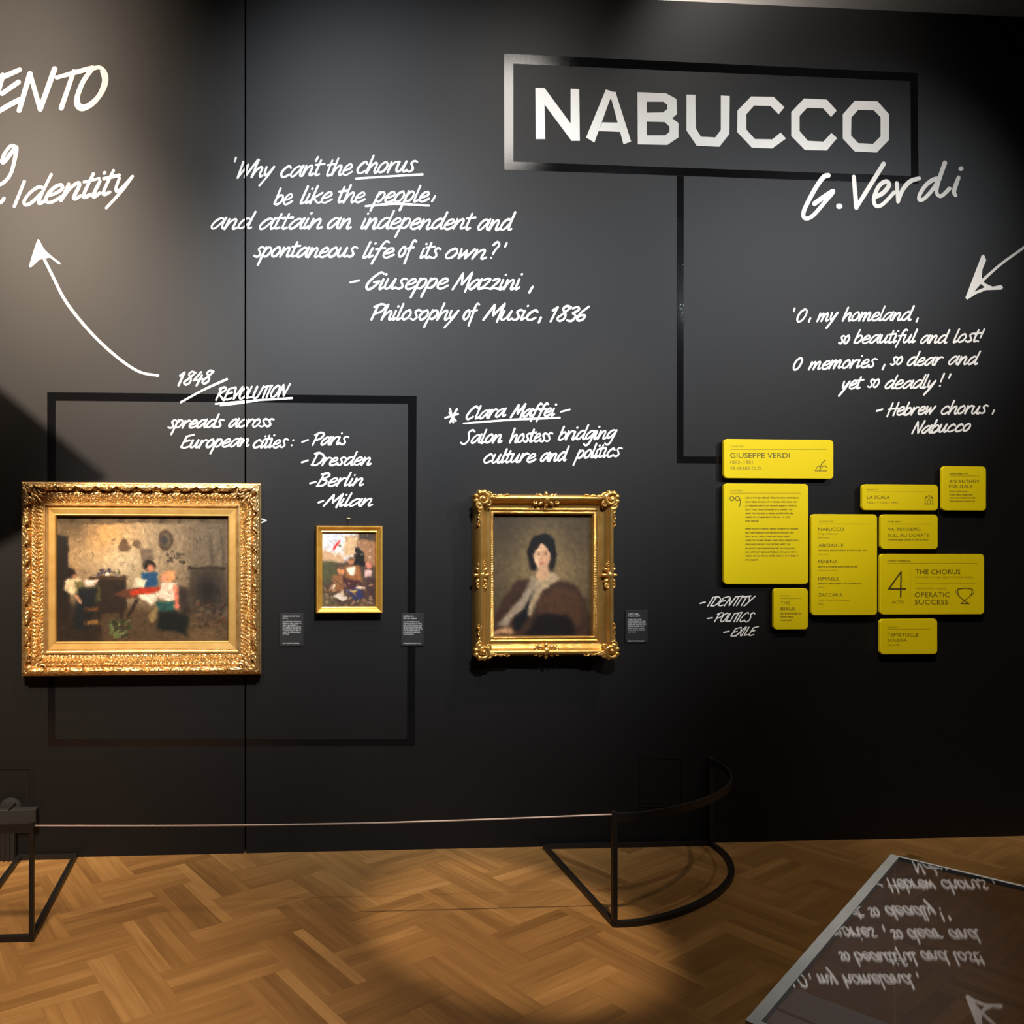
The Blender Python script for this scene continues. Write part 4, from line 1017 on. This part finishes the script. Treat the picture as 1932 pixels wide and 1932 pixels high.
wall_label(1180, 1151.5, 1222, 1212, 'black label card on the wall just right of the gilt portrait', 1185, rows(1185, 1158.5, [19,23,26,33,33,34,31,33,32,15,30]))

# ---------------------------------------------------------------- low barriers and the cord between them
BH = .011
def wallclamp(v): return Vector((v.x, min(v.y, -.016), v.z))
def barrier_right():
    A, P = wallclamp(fp(1028, 1597, BH)), fp(1159, 1743, BH)
    arc = [(1159,1743),(1205,1740),(1252,1730),(1300,1714),(1343,1692),(1369,1670),(1380,1650),(1378,1630),(1365,1610),(1340,1591)]
    ap = [wallclamp(fp(x, y, BH)) for x, y in smooth(arc, 5)]
    Q = ap[-1]
    t = thing('low_barrier', (P.x, P.y, 0), 'black steel low barrier with a curved right end, standing below the gilt portrait', 'barrier', 'low black barriers')
    bm = bmesh.new(); bar(bm, [P, A], .022, .022); bar(bm, [A, Q], .018, .022); obj('base_bar', bm, M['steel'], t)
    bm = bmesh.new(); bar(bm, ap, .022, .022); obj('curved_base', bm, M['steel'], t)
    for q in (P, Q):
        bm = bmesh.new(); w = .009 if q is P else .011
        box(bm, (q.x - w, q.y - w, 0.0), (q.x + w, q.y + w, .470)); obj('post', bm, M['steel'], t)
    bm = bmesh.new(); bar(bm, [Vector((p.x, p.y, .447)) for p in ap], .008, .034); obj('top_rail', bm, M['steel'], t)
    return P
def barrier_left():
    C, D, E = fp(60, 1769, BH), wallclamp(fp(146, 1607, BH)), wallclamp(fp(43, 1609, BH))
    Fp = C + (E - D) * 1.02
    t = thing('low_barrier', (C.x, C.y, 0), 'black steel low barrier cut off at the left edge before a black box', 'barrier', 'low black barriers')
    bm = bmesh.new(); bar(bm, [C, D, E, Fp], .022, .022, True); obj('base_bar', bm, M['steel'], t)
    for q in (C, Fp):
        bm = bmesh.new(); box(bm, (q.x - .009, q.y - .009, 0.0), (q.x + .009, q.y + .009, .466)); obj('post', bm, M['steel'], t)
    bm = bmesh.new(); bar(bm, [Vector((C.x, C.y, .443)), Vector((Fp.x, Fp.y, .443))], .012, .036); obj('top_rail', bm, M['steel'], t)
    return C
P, C = barrier_right(), barrier_left()
bm = bmesh.new()
a, b = Vector((C.x + .012, C.y, .452)), Vector((P.x - .012, P.y, .459))
tube(bm, [a.lerp(b, i/24) - Vector((0, 0, .016*math.sin(math.pi*i/24))) for i in range(25)], .0036)
tag(obj('barrier_cord', bm, M['cord'], None, True), 'thin pale elastic cord stretched between the two low barriers', 'cord')

# ---------------------------------------------------------------- black box by the wall, access panels
A_, B_ = wp(68, 1527, .05), wp(27, 1556, .05)
t = thing('floor_box', (B_.x - .15, -.03, 0), 'low black ribbed box standing at the foot of the wall at the far left', 'box')
bm = bmesh.new(); box(bm, (B_.x - .40, -.034, 0), (B_.x, -.002, B_.z)); obj('body', bm, M['box'], t)
for k in range(9):
    bm = bmesh.new(); box(bm, (B_.x - .012 - .024*k, -.042, .0), (B_.x - .003 - .024*k, -.034, B_.z)); obj('rib', bm, M['box'], t)
bm = bmesh.new(); box(bm, (B_.x - .45, -.055, B_.z), (A_.x, -.002, A_.z)); bevel(bm, .003, 2); obj('lid', bm, M['boxl'], t)
q = wp(20, 1527, .03)
bm = bmesh.new(); ball(bm, (q.x, -.028, A_.z), (.056, .025, .054), None, 20, 14)
bmesh.ops.bisect_plane(bm, geom=list(bm.verts)+list(bm.edges)+list(bm.faces), plane_co=(0, 0, A_.z), plane_no=(0, 0, -1), clear_outer=True)
obj('dome', bm, M['gap'], t, True)
bm = bmesh.new(); tube(bm, [(q.x - .002, -.056, A_.z + .002), (q.x + .030, -.052, A_.z + .036)], .0035); obj('lever', bm, M['steel'], t)
def panel(x0, y0, x1, y1, label):
    A, B = wp(x0, y0), wp(x1, y1)
    t = thing('access_panel', (A.x, 0, B.z), label, 'panel')
    bm = bmesh.new()
    o = [(A.x, A.z), (B.x, A.z), (B.x, B.z), (A.x, B.z)]; w = .016
    box(bm, (A.x, -.0002, A.z - w), (B.x, -.004, A.z)); box(bm, (A.x, -.0002, B.z), (B.x, -.004, B.z + w))
    box(bm, (A.x, -.0002, B.z + w), (A.x + w, -.004, A.z - w)); box(bm, (B.x - w, -.0002, B.z + w), (B.x, -.004, A.z - w))
    obj('rim', bm, M['wall'], t)
    bm = bmesh.new(); box(bm, (A.x + w + .003, -.0002, B.z + w + .003), (B.x - w - .003, -.003, A.z - w - .003)); obj('cover', bm, M['wall'], t)
panel(-70, 1447, 63, 1560, 'dark flush access panel low on the wall above the floor box')
panel(1207, 1427, 1290, 1521, 'small dark flush access panel low on the wall behind the curved barrier')

# ---------------------------------------------------------------- display case in the right foreground
HG = 1.043
def case():
    K, Lp, Rp = fp(1681, 1612, HG), fp(1406, 1926, HG), fp(1932, 1672, HG)
    u = (Lp - K); lu = u.length; u.normalize()
    v = Vector((-u.y, u.x, 0))
    if v.dot(Rp - K) < 0: v = -v
    lv = .95
    t = thing('display_case', ((K + u*lu/2 + v*lv/2).x, (K + u*lu/2 + v*lv/2).y, 0), 'clear acrylic display case in the right foreground, its top mirroring the handwritten lyric', 'display case')
    def slab(name, s0, s1, t0, t1, z0, z1, m):
        bm = bmesh.new()
        vs = [bm.verts.new((*(K + u*s + v*r).xy, z)) for z in (z0, z1) for s, r in ((s0,t0),(s1,t0),(s1,t1),(s0,t1))]
        for f in ((0,1,2,3),(4,7,6,5),(0,4,5,1),(1,5,6,2),(2,6,7,3),(3,7,4,0)): bm.faces.new([vs[i] for i in f])
        bmesh.ops.recalc_face_normals(bm, faces=bm.faces)
        return obj(name, bm, m, t)
    e = .0095
    slab('top_pane', .006, lu - e, e, lv - e, HG - .005, HG, M['glass'])
    zb = .80
    slab('side_pane', .001, .0045, .006, lv - e, zb, HG - .006, M['glass']); slab('side_pane', lu - .0045, lu - .001, .006, lv - e, zb, HG - .014, M['glass'])
    slab('side_pane', .006, lu - .006, .001, .0045, zb, HG - .014, M['glass']); slab('side_pane', .006, lu - .006, lv - .0045, lv - .001, zb, HG - .014, M['glass'])
    slab('top_edge', 0, lu, 0, e, HG - .006, HG + .0006, M['edge']); slab('top_edge', 0, .006, e, lv - e, HG - .005, HG + .0006, M['edge'])
    slab('top_edge', lu - e, lu, e, lv - e, HG - .012, HG + .0006, M['edge']); slab('top_edge', 0, lu, lv - e, lv, HG - .012, HG + .0006, M['edge'])
    slab('deck', .012, lu - .012, .012, lv - .012, .78, zb + .003, M['deck'])
    slab('plinth', -.01, lu + .01, -.01, lv + .01, 0, .79, M['boxl'])
case()
